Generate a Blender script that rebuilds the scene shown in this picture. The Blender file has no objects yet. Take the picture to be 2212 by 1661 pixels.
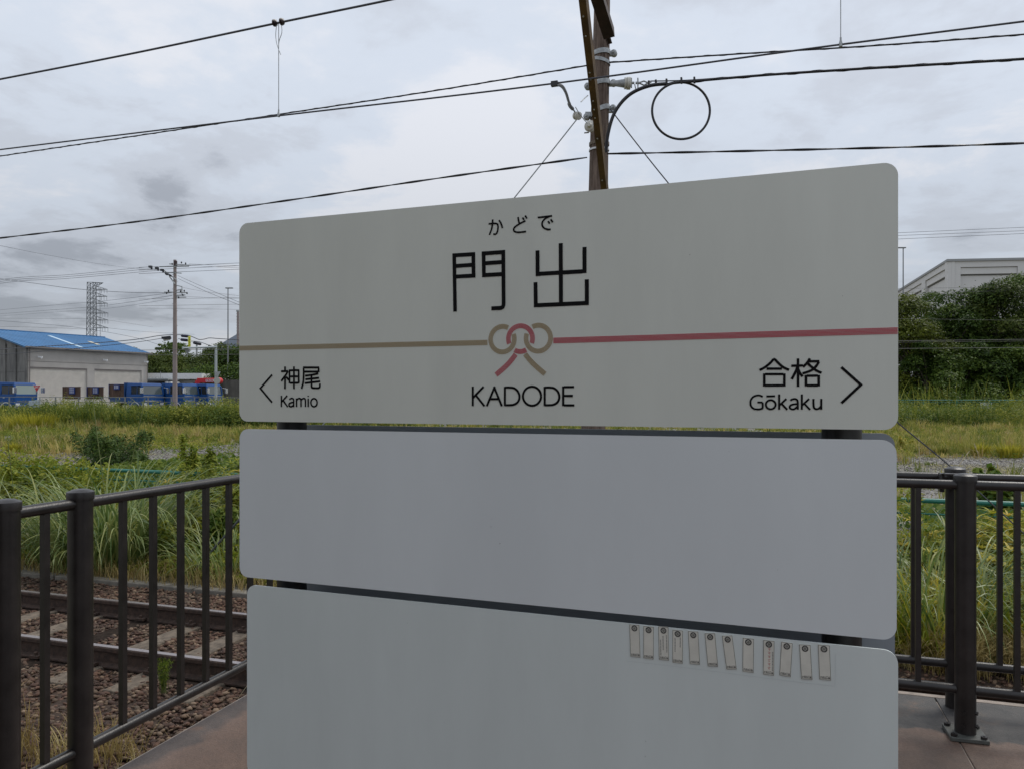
import bpy, math, random
import numpy as np
from mathutils import Vector, Matrix, Euler
random.seed(7)
RNG = np.random.default_rng(11)
S = bpy.context.scene
COL = S.collection
R = math.radians

# ------------------------------------------------------------------ camera
EYE = Vector((0.0, 0.0, 1.5))          # metres above the platform (z = 0)
YAW = R(18.2)
FPX = 1670.0                           # focal length in units of a 2212-wide picture
cam = bpy.data.cameras.new("camera"); camo = bpy.data.objects.new("camera", cam); COL.objects.link(camo)
camo.location = EYE; camo.rotation_euler = (R(90), 0, YAW)
cam.sensor_width = 36.0; cam.lens = 36.0 * FPX / 2212.0
cam.shift_y = 26.5 / 2212.0
cam.clip_start = 0.05; cam.clip_end = 4000
S.camera = camo

# ------------------------------------------------------------------ sky, sun, exposure
SUN_EL, SUN_AZ = R(52), R(35)          # high, veiled, beyond the track
w = bpy.data.worlds.new("World"); S.world = w; w.use_nodes = True
wt = w.node_tree; wn = wt.nodes; wl = wt.links
for n in list(wn): wn.remove(n)
def WN(t, **k):
    n = wn.new(t)
    for a, b in k.items(): setattr(n, a, b)
    return n
def wmath(op, a, b=None, clamp=False):
    n = WN('ShaderNodeMath', operation=op, use_clamp=clamp)
    for i, v in enumerate((a, b)):
        if v is None: continue
        if isinstance(v, (int, float)): n.inputs[i].default_value = v
        else: wl.new(v, n.inputs[i])
    return n.outputs[0]
tc = WN('ShaderNodeTexCoord'); sep = WN('ShaderNodeSeparateXYZ'); wl.new(tc.outputs['Generated'], sep.inputs[0])
zc = wmath('MAXIMUM', sep.outputs[2], 0.0)
den = wmath('ADD', zc, 0.16)
px_ = wmath('DIVIDE', sep.outputs[0], den); py_ = wmath('DIVIDE', sep.outputs[1], den)
cmb = WN('ShaderNodeCombineXYZ'); wl.new(px_, cmb.inputs[0]); wl.new(py_, cmb.inputs[1]); cmb.inputs[2].default_value = 3.3
def wnoise(scale, det, rough, dist=0.0):
    n = WN('ShaderNodeTexNoise'); n.inputs['Scale'].default_value = scale; n.inputs['Detail'].default_value = det
    n.inputs['Roughness'].default_value = rough; n.inputs['Distortion'].default_value = dist
    wl.new(cmb.outputs[0], n.inputs['Vector']); return n.outputs[0]
n1 = wnoise(0.55, 7, 0.55, 0.35); n2 = wnoise(2.1, 7, 0.62, 0.2)
nm = wmath('ADD', wmath('MULTIPLY', n1, 0.66), wmath('MULTIPLY', n2, 0.34))
# broad darker cloud masses and a few thin bright gaps, each given by a compass direction
def wblob(x, y, wid, amp, asp=2.0):
    """cloud mass round the direction of picture spot (x, y); wid in radians"""
    r_ = (x - 1106.0)/FPX; az = YAW - math.atan(r_); el = math.atan((857.0-y)/FPX/math.hypot(1, r_))
    c = Vector((-math.sin(az)*math.cos(el), math.cos(az)*math.cos(el), math.sin(el)))
    sb = WN('ShaderNodeVectorMath', operation='SUBTRACT'); wl.new(tc.outputs['Generated'], sb.inputs[0]); sb.inputs[1].default_value = c
    ml = WN('ShaderNodeVectorMath', operation='MULTIPLY'); wl.new(sb.outputs[0], ml.inputs[0]); ml.inputs[1].default_value = (1, 1, asp)
    ln = WN('ShaderNodeVectorMath', operation='LENGTH'); wl.new(ml.outputs[0], ln.inputs[0])
    d_ = wmath('ADD', ln.outputs[1], wmath('MULTIPLY', wmath('SUBTRACT', n2, 0.5), wid*1.5))
    m_ = WN('ShaderNodeMapRange', interpolation_type='SMOOTHSTEP'); wl.new(d_, m_.inputs[0]); m_.inputs[1].default_value = wid; m_.inputs[2].default_value = 0.0
    return wmath('MULTIPLY', m_.outputs[0], amp)
for bx, by, bw, ba in ((1990, 235, 0.20, -0.055), (2130, 425, 0.24, -0.055), (260, 420, 0.36, -0.036), (540, 330, 0.24, -0.022), (60, 640, 0.30, -0.04), (1300, 60, 0.45, 0.008), (120, 90, 0.35, -0.02), (1700, 330, 0.25, 0.02)):
    nm = wmath('ADD', nm, wblob(bx, by, bw, ba))
ramp = WN('ShaderNodeValToRGB'); wl.new(nm, ramp.inputs[0])
cr = ramp.color_ramp; cr.interpolation = 'EASE'
cr.elements[0].position = 0.35; cr.elements[0].color = (0.37, 0.395, 0.445, 1)
cr.elements[1].position = 0.56; cr.elements[1].color = (0.69, 0.708, 0.755, 1)
e = cr.elements.new(0.43); e.color = (0.53, 0.565, 0.63, 1)
e = cr.elements.new(0.49); e.color = (0.59, 0.64, 0.72, 1)
# an overcast dome is darker towards the horizon
mr = WN('ShaderNodeMapRange'); wl.new(zc, mr.inputs[0]); mr.inputs[1].default_value = 0.0; mr.inputs[2].default_value = 0.42
mr.inputs[3].default_value = 0.66; mr.inputs[4].default_value = 1.0; mr.interpolation_type = 'SMOOTHSTEP'
sc1 = WN('ShaderNodeVectorMath', operation='SCALE'); wl.new(ramp.outputs[0], sc1.inputs[0])
wl.new(wmath('MULTIPLY', mr.outputs[0], 10.0), sc1.inputs['Scale'])
sky = WN('ShaderNodeTexSky', sky_type='NISHITA', sun_disc=False, sun_elevation=SUN_EL, sun_rotation=SUN_AZ)
mx = WN('ShaderNodeMix', data_type='RGBA'); mx.inputs[0].default_value = 0.93
wl.new(sky.outputs[0], mx.inputs[6]); wl.new(sc1.outputs[0], mx.inputs[7])
bg = WN('ShaderNodeBackground'); bg.inputs[1].default_value = 0.1; wl.new(mx.outputs[2], bg.inputs[0])
wo = WN('ShaderNodeOutputWorld'); wl.new(bg.outputs[0], wo.inputs[0])

sl = bpy.data.lights.new("sun", 'SUN'); sl.energy = 1.45; sl.angle = R(22); sl.color = (1.0, 0.95, 0.87)
so = bpy.data.objects.new("sun", sl); COL.objects.link(so)
sd = Vector((math.sin(SUN_AZ)*math.cos(SUN_EL), math.cos(SUN_AZ)*math.cos(SUN_EL), math.sin(SUN_EL)))
so.rotation_euler = sd.to_track_quat('Z', 'Y').to_euler(); so.location = (0, 0, 30)

S.view_settings.view_transform = 'Standard'; S.view_settings.look = 'None'
S.view_settings.exposure = 0.28; S.view_settings.gamma = 1.0
S.view_settings.use_curve_mapping = False
S.render.engine = 'CYCLES'
S.cycles.use_denoising = True
S.cycles.max_bounces = 5; S.cycles.diffuse_bounces = 3; S.cycles.glossy_bounces = 3
S.cycles.transmission_bounces = 4; S.cycles.transparent_max_bounces = 6

# ------------------------------------------------------------------ where things stand
CY, SY = math.cos(YAW), math.sin(YAW)
def G(x, y, f):
    """world point seen at (x, y) of the 2212 x 1661 picture, f metres ahead of the eye"""
    r = (x - 1106.0) / FPX * f
    return Vector((CY*r - SY*f, SY*r + CY*f, 1.5 + (857.0 - y) / FPX * f))
def GZ(x, y, z):
    return G(x, y, (1.5 - z) * FPX / (y - 857.0))
def GY(x, y, Y):
    t = (x - 1106.0) / FPX
    return G(x, y, Y / (SY*t + CY))

# ------------------------------------------------------------------ objects
def tag(o, label=None, cat=None, group=None, kind=None):
    if label: o['label'] = label
    if cat: o['category'] = cat
    if group: o['group'] = group
    if kind: o['kind'] = kind
    return o
ORG = {}
def org(o):
    return ORG.get(o.name, Vector((0, 0, 0))) if o is not None else Vector((0, 0, 0))
def thing(name, loc, label, cat, group=None):
    o = bpy.data.objects.new(name, None); COL.objects.link(o); o.location = loc
    o.empty_display_size = 0.1
    ORG[o.name] = Vector(loc)
    return tag(o, label, cat, group)
def copy_tree(o, parent=None):
    c = o.copy(); COL.objects.link(c); c.parent = parent
    for ch in list(o.children): copy_tree(ch, c)
    return c
def finish(me, mat, smooth=None):
    if mat is not None:
        for m in (mat if isinstance(mat, (list, tuple)) else [mat]): me.materials.append(m)
    if smooth is not None:
        me.shade_smooth()
        if smooth < 180: me.set_sharp_from_angle(angle=R(smooth))
def link(name, me, parent=None):
    o = bpy.data.objects.new(name, me); COL.objects.link(o)
    if parent is not None: o.parent = parent
    ORG[o.name] = org(parent)
    return o

class MB:
    def __init__(s): s.v = []; s.f = []; s.mi = []; s.cur = 0; s.cuts = []
    def cut(s): s.cuts.append((len(s.v), len(s.f))); return s
    def split_build(s, name, mat, parent=None, smooth=None, bevel=0, every=None):
        """one object for each piece added since the last cut()"""
        cuts = s.cuts + ([(len(s.v), len(s.f))] if not s.cuts or s.cuts[-1][0] < len(s.v) else []); v0 = f0 = 0; out = []
        for v1, f1 in cuts:
            if f1 > f0:
                m = MB(); m.v = s.v[v0:v1]; m.f = [tuple(i - v0 for i in f) for f in s.f[f0:f1]]; m.mi = [0]*(f1-f0)
                out.append(m.build(name, mat, parent, smooth, bevel))
            v0, f0 = v1, f1
        return out
    def add(s, vs, fs):
        n = len(s.v); s.v += [tuple(v) for v in vs]; s.f += [tuple(i + n for i in f) for f in fs]; s.mi += [s.cur]*len(fs); return s
    def box(s, c, d, rz=0.0, M=None):
        hx, hy, hz = d[0]/2, d[1]/2, d[2]/2
        vs = [Vector((x, y, z)) for x in (-hx, hx) for y in (-hy, hy) for z in (-hz, hz)]
        if M is None: M = Matrix.Rotation(rz, 3, 'Z')
        vs = [M @ v + Vector(c) for v in vs]
        return s.add(vs, [(0,1,3,2),(4,6,7,5),(0,4,5,1),(2,3,7,6),(0,2,6,4),(1,5,7,3)])
    def bar(s, a, b, wd, ht, up=(0, 0, 1)):
        a = Vector(a); b = Vector(b); d = (b - a); L = d.length; d.normalize()
        u = Vector(up); x = d.cross(u)
        if x.length < 1e-4: x = d.cross(Vector((1, 0, 0)))
        x.normalize(); y = x.cross(d)
        M = Matrix((x, d, y)).transposed()
        return s.box((a + b)/2, (wd, L, ht), M=M)
    def hexa(s, p):
        """8 corners: bottom loop 0-3, top loop 4-7"""
        return s.add(p, [(3,2,1,0),(4,5,6,7),(0,1,5,4),(1,2,6,5),(2,3,7,6),(3,0,4,7)])
    def prism(s, pts, d):
        """polygon (list of Vector) pushed along vector d"""
        n = len(pts); d = Vector(d)
        vs = [Vector(p) for p in pts] + [Vector(p) + d for p in pts]
        fs = [tuple(range(n-1, -1, -1)), tuple(range(n, 2*n))] + [(i, (i+1) % n, n + (i+1) % n, n + i) for i in range(n)]
        return s.add(vs, fs)
    def tube(s, pts, r, n=8, caps=True):
        pts = [Vector(p) for p in pts]; m = len(pts)
        rr = r if isinstance(r, (list, tuple)) else [r]*m
        vs = []; prev = None
        for i in range(m):
            d = (pts[min(i+1, m-1)] - pts[max(i-1, 0)]).normalized()
            if prev is None:
                x = d.cross(Vector((0, 0, 1)))
                if x.length < 1e-3: x = d.cross(Vector((1, 0, 0)))
            else:
                x = prev - d * prev.dot(d)
                if x.length < 1e-4: x = d.cross(Vector((0, 1, 0.3)))
            x.normalize(); prev = x; y = d.cross(x)
            for k in range(n):
                a = 2*math.pi*k/n
                vs.append(pts[i] + (x*math.cos(a) + y*math.sin(a))*rr[i])
        fs = [(i*n + k, i*n + (k+1) % n, (i+1)*n + (k+1) % n, (i+1)*n + k) for i in range(m-1) for k in range(n)]
        if caps: fs += [tuple(range(n-1, -1, -1)), tuple((m-1)*n + k for k in range(n))]
        return s.add(vs, fs)
    def lathe(s, base, axis, prof, n=20):
        """prof: (radius, distance along axis)"""
        ax = Vector(axis).normalized(); x = ax.cross(Vector((0, 0, 1)))
        if x.length < 1e-3: x = Vector((1, 0, 0))
        x.normalize(); y = ax.cross(x); base = Vector(base); vs = []
        for r, h in prof:
            for k in range(n):
                a = 2*math.pi*k/n
                vs.append(base + ax*h + (x*math.cos(a) + y*math.sin(a))*max(r, 1e-4))
        m = len(prof)
        fs = [(i*n + k, i*n + (k+1) % n, (i+1)*n + (k+1) % n, (i+1)*n + k) for i in range(m-1) for k in range(n)]
        fs += [tuple(range(n-1, -1, -1)), tuple((m-1)*n + k for k in range(n))]
        return s.add(vs, fs)
    def build(s, name, mat, parent=None, smooth=None, bevel=0):
        o0 = org(parent)
        me = bpy.data.meshes.new(name)
        me.from_pydata([(v[0]-o0.x, v[1]-o0.y, v[2]-o0.z) for v in s.v], [], s.f)
        if any(s.mi): me.polygons.foreach_set('material_index', s.mi)
        me.update(); finish(me, mat, smooth)
        o = link(name, me, parent)
        if bevel:
            b = o.modifiers.new('bevel', 'BEVEL'); b.width = bevel; b.segments = 2; b.limit_method = 'ANGLE'; b.angle_limit = R(40)
        return o

def np_mesh(name, V, F, mat, parent=None, tint=None, smooth=False):
    """V (n,3), F (m,k) with k 3 or 4"""
    me = bpy.data.meshes.new(name)
    o0 = org(parent); V = V - np.array([o0.x, o0.y, o0.z])
    k = F.shape[1]
    me.vertices.add(len(V)); me.vertices.foreach_set('co', V.astype(np.float32).ravel())
    me.loops.add(F.size); me.loops.foreach_set('vertex_index', F.astype(np.int32).ravel())
    me.polygons.add(len(F)); me.polygons.foreach_set('loop_start', np.arange(0, F.size, k, dtype=np.int32))
    try: me.polygons.foreach_set('loop_total', np.full(len(F), k, dtype=np.int32))
    except Exception: pass
    if smooth: me.polygons.foreach_set('use_smooth', np.ones(len(F), dtype=bool))
    if tint is not None:
        a = me.attributes.new('tint', 'FLOAT', 'POINT'); a.data.foreach_set('value', tint.astype(np.float32))
    me.update(calc_edges=True); finish(me, mat)
    return link(name, me, parent)

# ------------------------------------------------------------------ materials
def mat(name, col, rough=0.6, metal=0.0, var=0.0, scale=3.0, bump=0.0, bscale=40.0, spec=0.5, streak=None, col2=None, lo=0.35, hi=0.65, stretch=None):
    m = bpy.data.materials.new(name); m.use_nodes = True; t = m.node_tree; b = t.nodes['Principled BSDF']
    b.inputs['Base Color'].default_value = (*col, 1); b.inputs['Roughness'].default_value = rough
    b.inputs['Metallic'].default_value = metal; b.inputs['Specular IOR Level'].default_value = spec
    tcn = t.nodes.new('ShaderNodeTexCoord'); vec = tcn.outputs['Object']
    if stretch:
        mp = t.nodes.new('ShaderNodeMapping'); mp.inputs['Scale'].default_value = stretch; t.links.new(vec, mp.inputs[0]); vec = mp.outputs[0]
    if var > 0 or col2:
        n = t.nodes.new('ShaderNodeTexNoise'); n.inputs['Scale'].default_value = scale; n.inputs['Detail'].default_value = 8; n.inputs['Roughness'].default_value = 0.62
        t.links.new(vec, n.inputs['Vector'])
        r = t.nodes.new('ShaderNodeValToRGB'); t.links.new(n.outputs[0], r.inputs[0])
        c2 = col2 or tuple(min(1, c*(1+var)) for c in col); c1 = col if col2 else tuple(c*(1-var) for c in col)
        r.color_ramp.elements[0].position = lo; r.color_ramp.elements[0].color = (*c1, 1)
        r.color_ramp.elements[1].position = hi; r.color_ramp.elements[1].color = (*c2, 1)
        t.links.new(r.outputs[0], b.inputs['Base Color'])
    if bump > 0:
        n = t.nodes.new('ShaderNodeTexNoise'); n.inputs['Scale'].default_value = bscale; n.inputs['Detail'].default_value = 6
        t.links.new(vec, n.inputs['Vector'])
        bp = t.nodes.new('ShaderNodeBump'); bp.inputs['Strength'].default_value = bump; bp.inputs['Distance'].default_value = 0.02
        t.links.new(n.outputs[0], bp.inputs['Height']); t.links.new(bp.outputs[0], b.inputs['Normal'])
    return m
def fol(name, cols, trans=0.3, rough=0.55, patch=0.5, pscale=0.35, spec=0.25):
    """leaf material: colour by each leaf's own tint, drifting over the patch"""
    m = bpy.data.materials.new(name); m.use_nodes = True; t = m.node_tree; t.nodes.remove(t.nodes['Principled BSDF'])
    out = t.nodes['Material Output']
    at = t.nodes.new('ShaderNodeAttribute'); at.attribute_name = 'tint'
    tcn = t.nodes.new('ShaderNodeNewGeometry'); n = t.nodes.new('ShaderNodeTexNoise'); n.inputs['Scale'].default_value = pscale; n.inputs['Detail'].default_value = 3
    t.links.new(tcn.outputs['Position'], n.inputs['Vector'])
    mm = t.nodes.new('ShaderNodeMath'); mm.operation = 'MULTIPLY_ADD'; t.links.new(n.outputs[0], mm.inputs[0]); mm.inputs[1].default_value = patch*2; mm.inputs[2].default_value = -patch
    ad = t.nodes.new('ShaderNodeMath'); ad.operation = 'ADD'; ad.use_clamp = True; t.links.new(at.outputs['Fac'], ad.inputs[0]); t.links.new(mm.outputs[0], ad.inputs[1])
    r = t.nodes.new('ShaderNodeValToRGB'); t.links.new(ad.outputs[0], r.inputs[0])
    k = len(cols)
    for i, c in enumerate(cols):
        e = r.color_ramp.elements[i] if i < 2 else r.color_ramp.elements.new(0.5)
        e.color = (*c, 1)
    for i, e in enumerate(r.color_ramp.elements): pass
    els = r.color_ramp.elements
    for i in range(k): els[i].position = i/(k-1) if k > 1 else 0
    for i, c in enumerate(cols): els[i].color = (*c, 1)
    p = t.nodes.new('ShaderNodeBsdfPrincipled'); p.inputs['Roughness'].default_value = rough; p.inputs['Specular IOR Level'].default_value = spec
    t.links.new(r.outputs[0], p.inputs['Base Color'])
    tr = t.nodes.new('ShaderNodeBsdfTranslucent'); t.links.new(r.outputs[0], tr.inputs[0])
    mxs = t.nodes.new('ShaderNodeMixShader'); mxs.inputs[0].default_value = trans
    t.links.new(p.outputs[0], mxs.inputs[1]); t.links.new(tr.outputs[0], mxs.inputs[2]); t.links.new(mxs.outputs[0], out.inputs[0])
    return m

M_dark = mat('dark_paint', (0.0175, 0.0145, 0.0138), 0.36, 0, var=0.45, scale=9, spec=0.5, bump=0.06, bscale=160)
M_black = mat('black_steel', (0.006, 0.006, 0.007), 0.4)
M_panel1 = mat('sign_white_upper', (0.71, 0.738, 0.68), 0.42, 0, var=0.035, scale=2.5, spec=0.4, stretch=(2.5, 2.5, 0.6))
M_panel3 = mat('sign_white_bottom', (0.70, 0.76, 0.752), 0.36, 0, var=0.03, scale=3, spec=0.45, stretch=(2.2, 2.2, 0.5))
M_panel2 = mat('sign_white_lower', (0.735, 0.78, 0.80), 0.36, 0, var=0.03, scale=2.2, spec=0.45, stretch=(1.5, 1.5, 0.5))
M_back = mat('sign_back_shaded', (0.26, 0.29, 0.33), 0.5)  # likely white boards; the shade behind the sign is put into this grey
M_ink = mat('sign_ink', (0.003, 0.003, 0.004), 0.7, spec=0.2)
M_gold = mat('sign_gold', (0.40, 0.31, 0.18), 0.5)
M_pink = mat('sign_pink', (0.52, 0.09, 0.12), 0.5)
M_paper = mat('ticket_paper', (0.70, 0.69, 0.62), 0.7, var=0.06, scale=30)
M_line = mat('ticket_ink', (0.05, 0.05, 0.05), 0.6)
M_redink = mat('red_ink', (0.50, 0.12, 0.10), 0.7)
M_greyink = mat('pencil', (0.16, 0.16, 0.16), 0.7)
M_steel = mat('galvanised', (0.36, 0.38, 0.39), 0.5, 0.35, var=0.25, scale=25)
M_wire = mat('wire', (0.055, 0.058, 0.07), 0.55, 0.0)
M_rubber = mat('cable_sheath', (0.012, 0.012, 0.016), 0.45)
M_rail = mat('rail_rust', (0.045, 0.026, 0.018), 0.8, 0, var=0.5, scale=30, bump=0.3, bscale=120)
M_railtop = mat('rail_polished', (0.40, 0.35, 0.345), 0.32, 0.85, var=0.15, scale=60)
M_wood = mat('pole_wood', (0.085, 0.056, 0.042), 0.85, 0, scale=5, bump=0.9, bscale=26, col2=(0.24, 0.18, 0.145), lo=0.36, hi=0.64, stretch=(9, 9, 0.7))
M_angle = mat('rusty_angle', (0.075, 0.045, 0.018), 0.7, 0.1, scale=6, col2=(0.16, 0.095, 0.03), bump=0.15, bscale=80)
M_angle2 = mat('dark_angle', (0.035, 0.018, 0.015), 0.7, 0.1, var=0.4, scale=8)
M_porc = mat('porcelain', (0.56, 0.55, 0.50), 0.3, var=0.1, scale=30)
M_conc = mat('concrete', (0.17, 0.155, 0.13), 0.85, var=0.25, scale=9, bump=0.3, bscale=120)
M_sleeper = mat('sleeper_concrete', (0.145, 0.115, 0.085), 0.9, var=0.4, scale=14, bump=0.4, bscale=150)
M_oldwood = mat('sleeper_wood', (0.030, 0.022, 0.017), 1.0, var=0.4, scale=20, bump=0.6, bscale=60, spec=0.1)
# ------------------------------------------------------------------ ground, platform
def node_mat(name, rough=0.9):
    m = bpy.data.materials.new(name); m.use_nodes = True; t = m.node_tree
    return m, t, t.nodes['Principled BSDF']
def nz(t, vec, scale, det=6, rough=0.6):
    n = t.nodes.new('ShaderNodeTexNoise'); n.inputs['Scale'].default_value = scale; n.inputs['Detail'].default_value = det; n.inputs['Roughness'].default_value = rough
    t.links.new(vec, n.inputs['Vector']); return n.outputs[0]
def rp(t, fac, stops):
    r = t.nodes.new('ShaderNodeValToRGB'); t.links.new(fac, r.inputs[0]); els = r.color_ramp.elements
    while len(els) < len(stops): els.new(0.5)
    for e, (p, c) in zip(els, stops): e.position = p
    for e, (p, c) in zip(els, stops): e.color = (*c, 1) if len(c) == 3 else c
    return r.outputs[0]
def mixc(t, fac, a, b, mode='MIX'):
    n = t.nodes.new('ShaderNodeMix'); n.data_type = 'RGBA'; n.blend_type = mode
    if isinstance(fac, float): n.inputs[0].default_value = fac
    else: t.links.new(fac, n.inputs[0])
    for i, v in ((6, a), (7, b)):
        if isinstance(v, tuple): n.inputs[i].default_value = (*v, 1)
        else: t.links.new(v, n.inputs[i])
    return n.outputs[2]
def mth(t, op, a, b=0.0, clamp=False):
    n = t.nodes.new('ShaderNodeMath'); n.operation = op; n.use_clamp = clamp
    for i, v in enumerate((a, b)):
        if isinstance(v, (int, float)): n.inputs[i].default_value = v
        else: t.links.new(v, n.inputs[i])
    return n.outputs[0]
def geo(t):
    g = t.nodes.new('ShaderNodeNewGeometry'); s = t.nodes.new('ShaderNodeSeparateXYZ'); t.links.new(g.outputs['Position'], s.inputs[0])
    return g.outputs['Position'], s.outputs

# platform slabs: reddish brown coated concrete, a damp weathered band near the outer edge
M_plat, t, b = node_mat('platform_concrete'); P, xyz = geo(t)
base = rp(t, nz(t, P, 2.2, 8), [(0.3, (0.075, 0.055, 0.043)), (0.52, (0.138, 0.088, 0.064)), (0.72, (0.19, 0.128, 0.098))])
fine = rp(t, nz(t, P, 70, 8, 0.9), [(0.36, (0.62, 0.62, 0.62)), (0.52, (1.0, 1.0, 1.0)), (0.68, (1.35, 1.32, 1.28))])
base = mixc(t, 1.0, base, fine, 'MULTIPLY')
wob = mth(t, 'MULTIPLY', mth(t, 'SUBTRACT', nz(t, P, 2.6, 4), 0.5), 0.62)
d1 = mth(t, 'MULTIPLY', mth(t, 'SUBTRACT', mth(t, 'ADD', xyz[1], wob), 3.86), 30.0, True)
d2 = mth(t, 'MULTIPLY', mth(t, 'SUBTRACT', mth(t, 'SUBTRACT', wob, xyz[0]), 2.36), 12.0, True)
wet = mth(t, 'MAXIMUM', d1, mth(t, 'MULTIPLY', d2, 0.7))
worn = rp(t, nz(t, P, 5.0, 7, 0.7), [(0.36, (0.026, 0.025, 0.025)), (0.52, (0.055, 0.050, 0.047)), (0.60, (0.075, 0.06, 0.05)), (0.68, (0.15, 0.085, 0.055))])
worn = mixc(t, 0.8, worn, fine, 'MULTIPLY'); col = mixc(t, wet, base, worn); t.links.new(col, b.inputs['Base Color'])
b.inputs['Roughness'].default_value = 0.62
bp = t.nodes.new('ShaderNodeBump'); bp.inputs['Strength'].default_value = 0.35; bp.inputs['Distance'].default_value = 0.01
t.links.new(nz(t, P, 140, 5), bp.inputs['Height']); t.links.new(bp.outputs[0], b.inputs['Normal'])
M_edge = mat('platform_edging', (0.31, 0.26, 0.22), 0.85, var=0.25, scale=12, bump=0.2, bscale=90)

BZ = -0.65   # ballast and yard level
# the wide ground: one sheet to the horizon; yard gravel, soil and thin grass
M_ground, t, b = node_mat('yard_ground'); P, xyz = geo(t)
grav = rp(t, nz(t, P, 6.0, 10, 0.95), [(0.40, (0.05, 0.048, 0.046)), (0.5, (0.19, 0.18, 0.17)), (0.60, (0.46, 0.445, 0.43))])
soil = rp(t, nz(t, P, 3.0, 10, 0.9), [(0.38, (0.05, 0.045, 0.02)), (0.5, (0.17, 0.15, 0.06)), (0.62, (0.32, 0.28, 0.13))])
msk = rp(t, nz(t, P, 0.16, 6, 0.65), [(0.44, (0, 0, 0)), (0.54, (1, 1, 1))])
col = mixc(t, msk, grav, soil)
b.inputs['Roughness'].default_value = 0.95; t.links.new(col, b.inputs['Base Color'])
bp = t.nodes.new('ShaderNodeBump'); bp.inputs['Strength'].default_value = 0.6; bp.inputs['Distance'].default_value = 0.05
t.links.new(nz(t, P, 14, 8, 0.8), bp.inputs['Height']); t.links.new(bp.outputs[0], b.inputs['Normal'])
m = MB(); m.add([(-900, -400, BZ-0.02), (900, -400, BZ-0.02), (900, 1500, BZ-0.02), (-900, 1500, BZ-0.02)], [(0, 1, 2, 3)])
tag(m.build('ground', M_ground), kind='structure')

PLX, PLY = -2.49, 4.38            # edges of the platform
root = tag(bpy.data.objects.new('platform', None), kind='structure'); COL.objects.link(root); ORG['platform'] = Vector((0, 0, 0))
xs = [PLX, -0.82, 0.80, 2.42, 4.04, 6.4]
ys = [-6.0, -1.5, 0.9, 3.3, PLY-0.05]
ys2 = [-6.0, -1.5, PLY-0.05]
for i in range(len(xs)-1):
    yy = ys2
    for j in range(len(yy)-1):
        m = MB(); m.box(((xs[i]+xs[i+1])/2, (yy[j]+yy[j+1])/2, -0.06), (xs[i+1]-xs[i]-0.006, yy[j+1]-yy[j]-0.006, 0.12))
        m.build('slab', M_plat, root, bevel=0.004)
m = MB(); m.box(((PLX+6.4)/2, PLY-0.021, -0.061), (6.4-PLX+0.012, 0.042, 0.118)); m.box((PLX-0.006, -0.8, -0.062), (0.014, 10.2, 0.112))
m.build('edging', M_edge, root, bevel=0.004)
m = MB(); m.box(((PLX+6.4)/2, (PLY-6)/2+0.0, -0.42), (6.4-PLX-0.08, PLY+6-0.1, 0.58)); m.box(((PLX+6.4)/2, (PLY-6)/2-0.03, -0.066), (6.4-PLX-0.04, PLY+6-0.12, 0.118)); m.build('core', M_edge, root)

# ballast bed, and the concrete kerb that holds it
M_bed = mat('ballast_bed', (0.045, 0.027, 0.017), 0.95, var=0.4, scale=25, bump=0.8, bscale=50)
m = MB(); m.add([(-40, 1.6, BZ-0.014), (30, 1.6, BZ-0.014), (30, 7.0, BZ-0.014), (-40, 7.0, BZ-0.014)], [(0, 1, 2, 3)])
tag(m.build('ballast_ground', M_bed), kind='structure')
kroot = tag(bpy.data.objects.new('track_kerb', None), kind='structure'); COL.objects.link(kroot); ORG['track_kerb'] = Vector((0, 0, 0))
x = -24.0
while x < 20:
    m = MB(); m.box((x+0.99, 7.06, BZ-0.03), (1.975, 0.13, 0.14)); m.build('kerb_block', M_conc, kroot, bevel=0.012); x += 2.0

# ------------------------------------------------------------------ railway track
tr = thing('railway_track', (-5, 5.45, BZ), 'single railway track with two rusty rails on brown stone ballast behind the platform', 'railway track')
def rail_profile():
    return [(-0.062, 0.0), (0.062, 0.0), (0.062, 0.012), (0.012, 0.028), (0.010, 0.105), (0.032, 0.118), (0.032, 0.144), (0.026, 0.150), (-0.026, 0.150), (-0.032, 0.144), (-0.032, 0.118), (-0.010, 0.105), (-0.012, 0.028), (-0.062, 0.012)]
for yr in (4.88, 6.0):
    m = MB(); m.prism([Vector((-40, yr + a, BZ + 0.0 + b_)) for a, b_ in rail_profile()], (70, 0, 0)); ro = m.build('rail', M_rail, tr, smooth=None)
    m = MB(); m.box((-5, yr, BZ + 0.1515), (70, 0.046, 0.004)); m.build('running_surface', M_railtop, ro)
k = 0; x = -4.52 - 0.58*40
while x < 9:
    wood = abs(x - (-4.52 - 0.58*2)) < 0.1
    m = MB(); zt = BZ - 0.004 + (0.014 if not wood else 0.004)
    p = [(x-0.12, 4.42, BZ-0.15), (x+0.12, 4.42, BZ-0.15), (x+0.12, 6.46, BZ-0.15), (x-0.12, 6.46, BZ-0.15),
         (x-0.095, 4.44, zt), (x+0.095, 4.44, zt), (x+0.095, 6.44, zt), (x-0.095, 6.44, zt)]
    m.hexa([Vector(q) for q in p]); sl_ = m.build('sleeper', M_oldwood if wood else M_sleeper, tr, bevel=0.008)
    if wood: sl_['label'] = 'old dark wooden sleeper among concrete ones'
    if -9 < x < 3:
        m = MB()
        for yr in (4.88, 6.0):
            for sg in (-1, 1):
                m.box((x, yr + sg*0.082, BZ + 0.028), (0.09, 0.055, 0.022)); m.lathe((x, yr + sg*0.085, BZ + 0.035), (0, 0, 1), [(0.014, 0), (0.014, 0.03)], 6)
        m.build('rail_fastener', M_rail, sl_)['kind'] = 'stuff'
    x += 0.58

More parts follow.
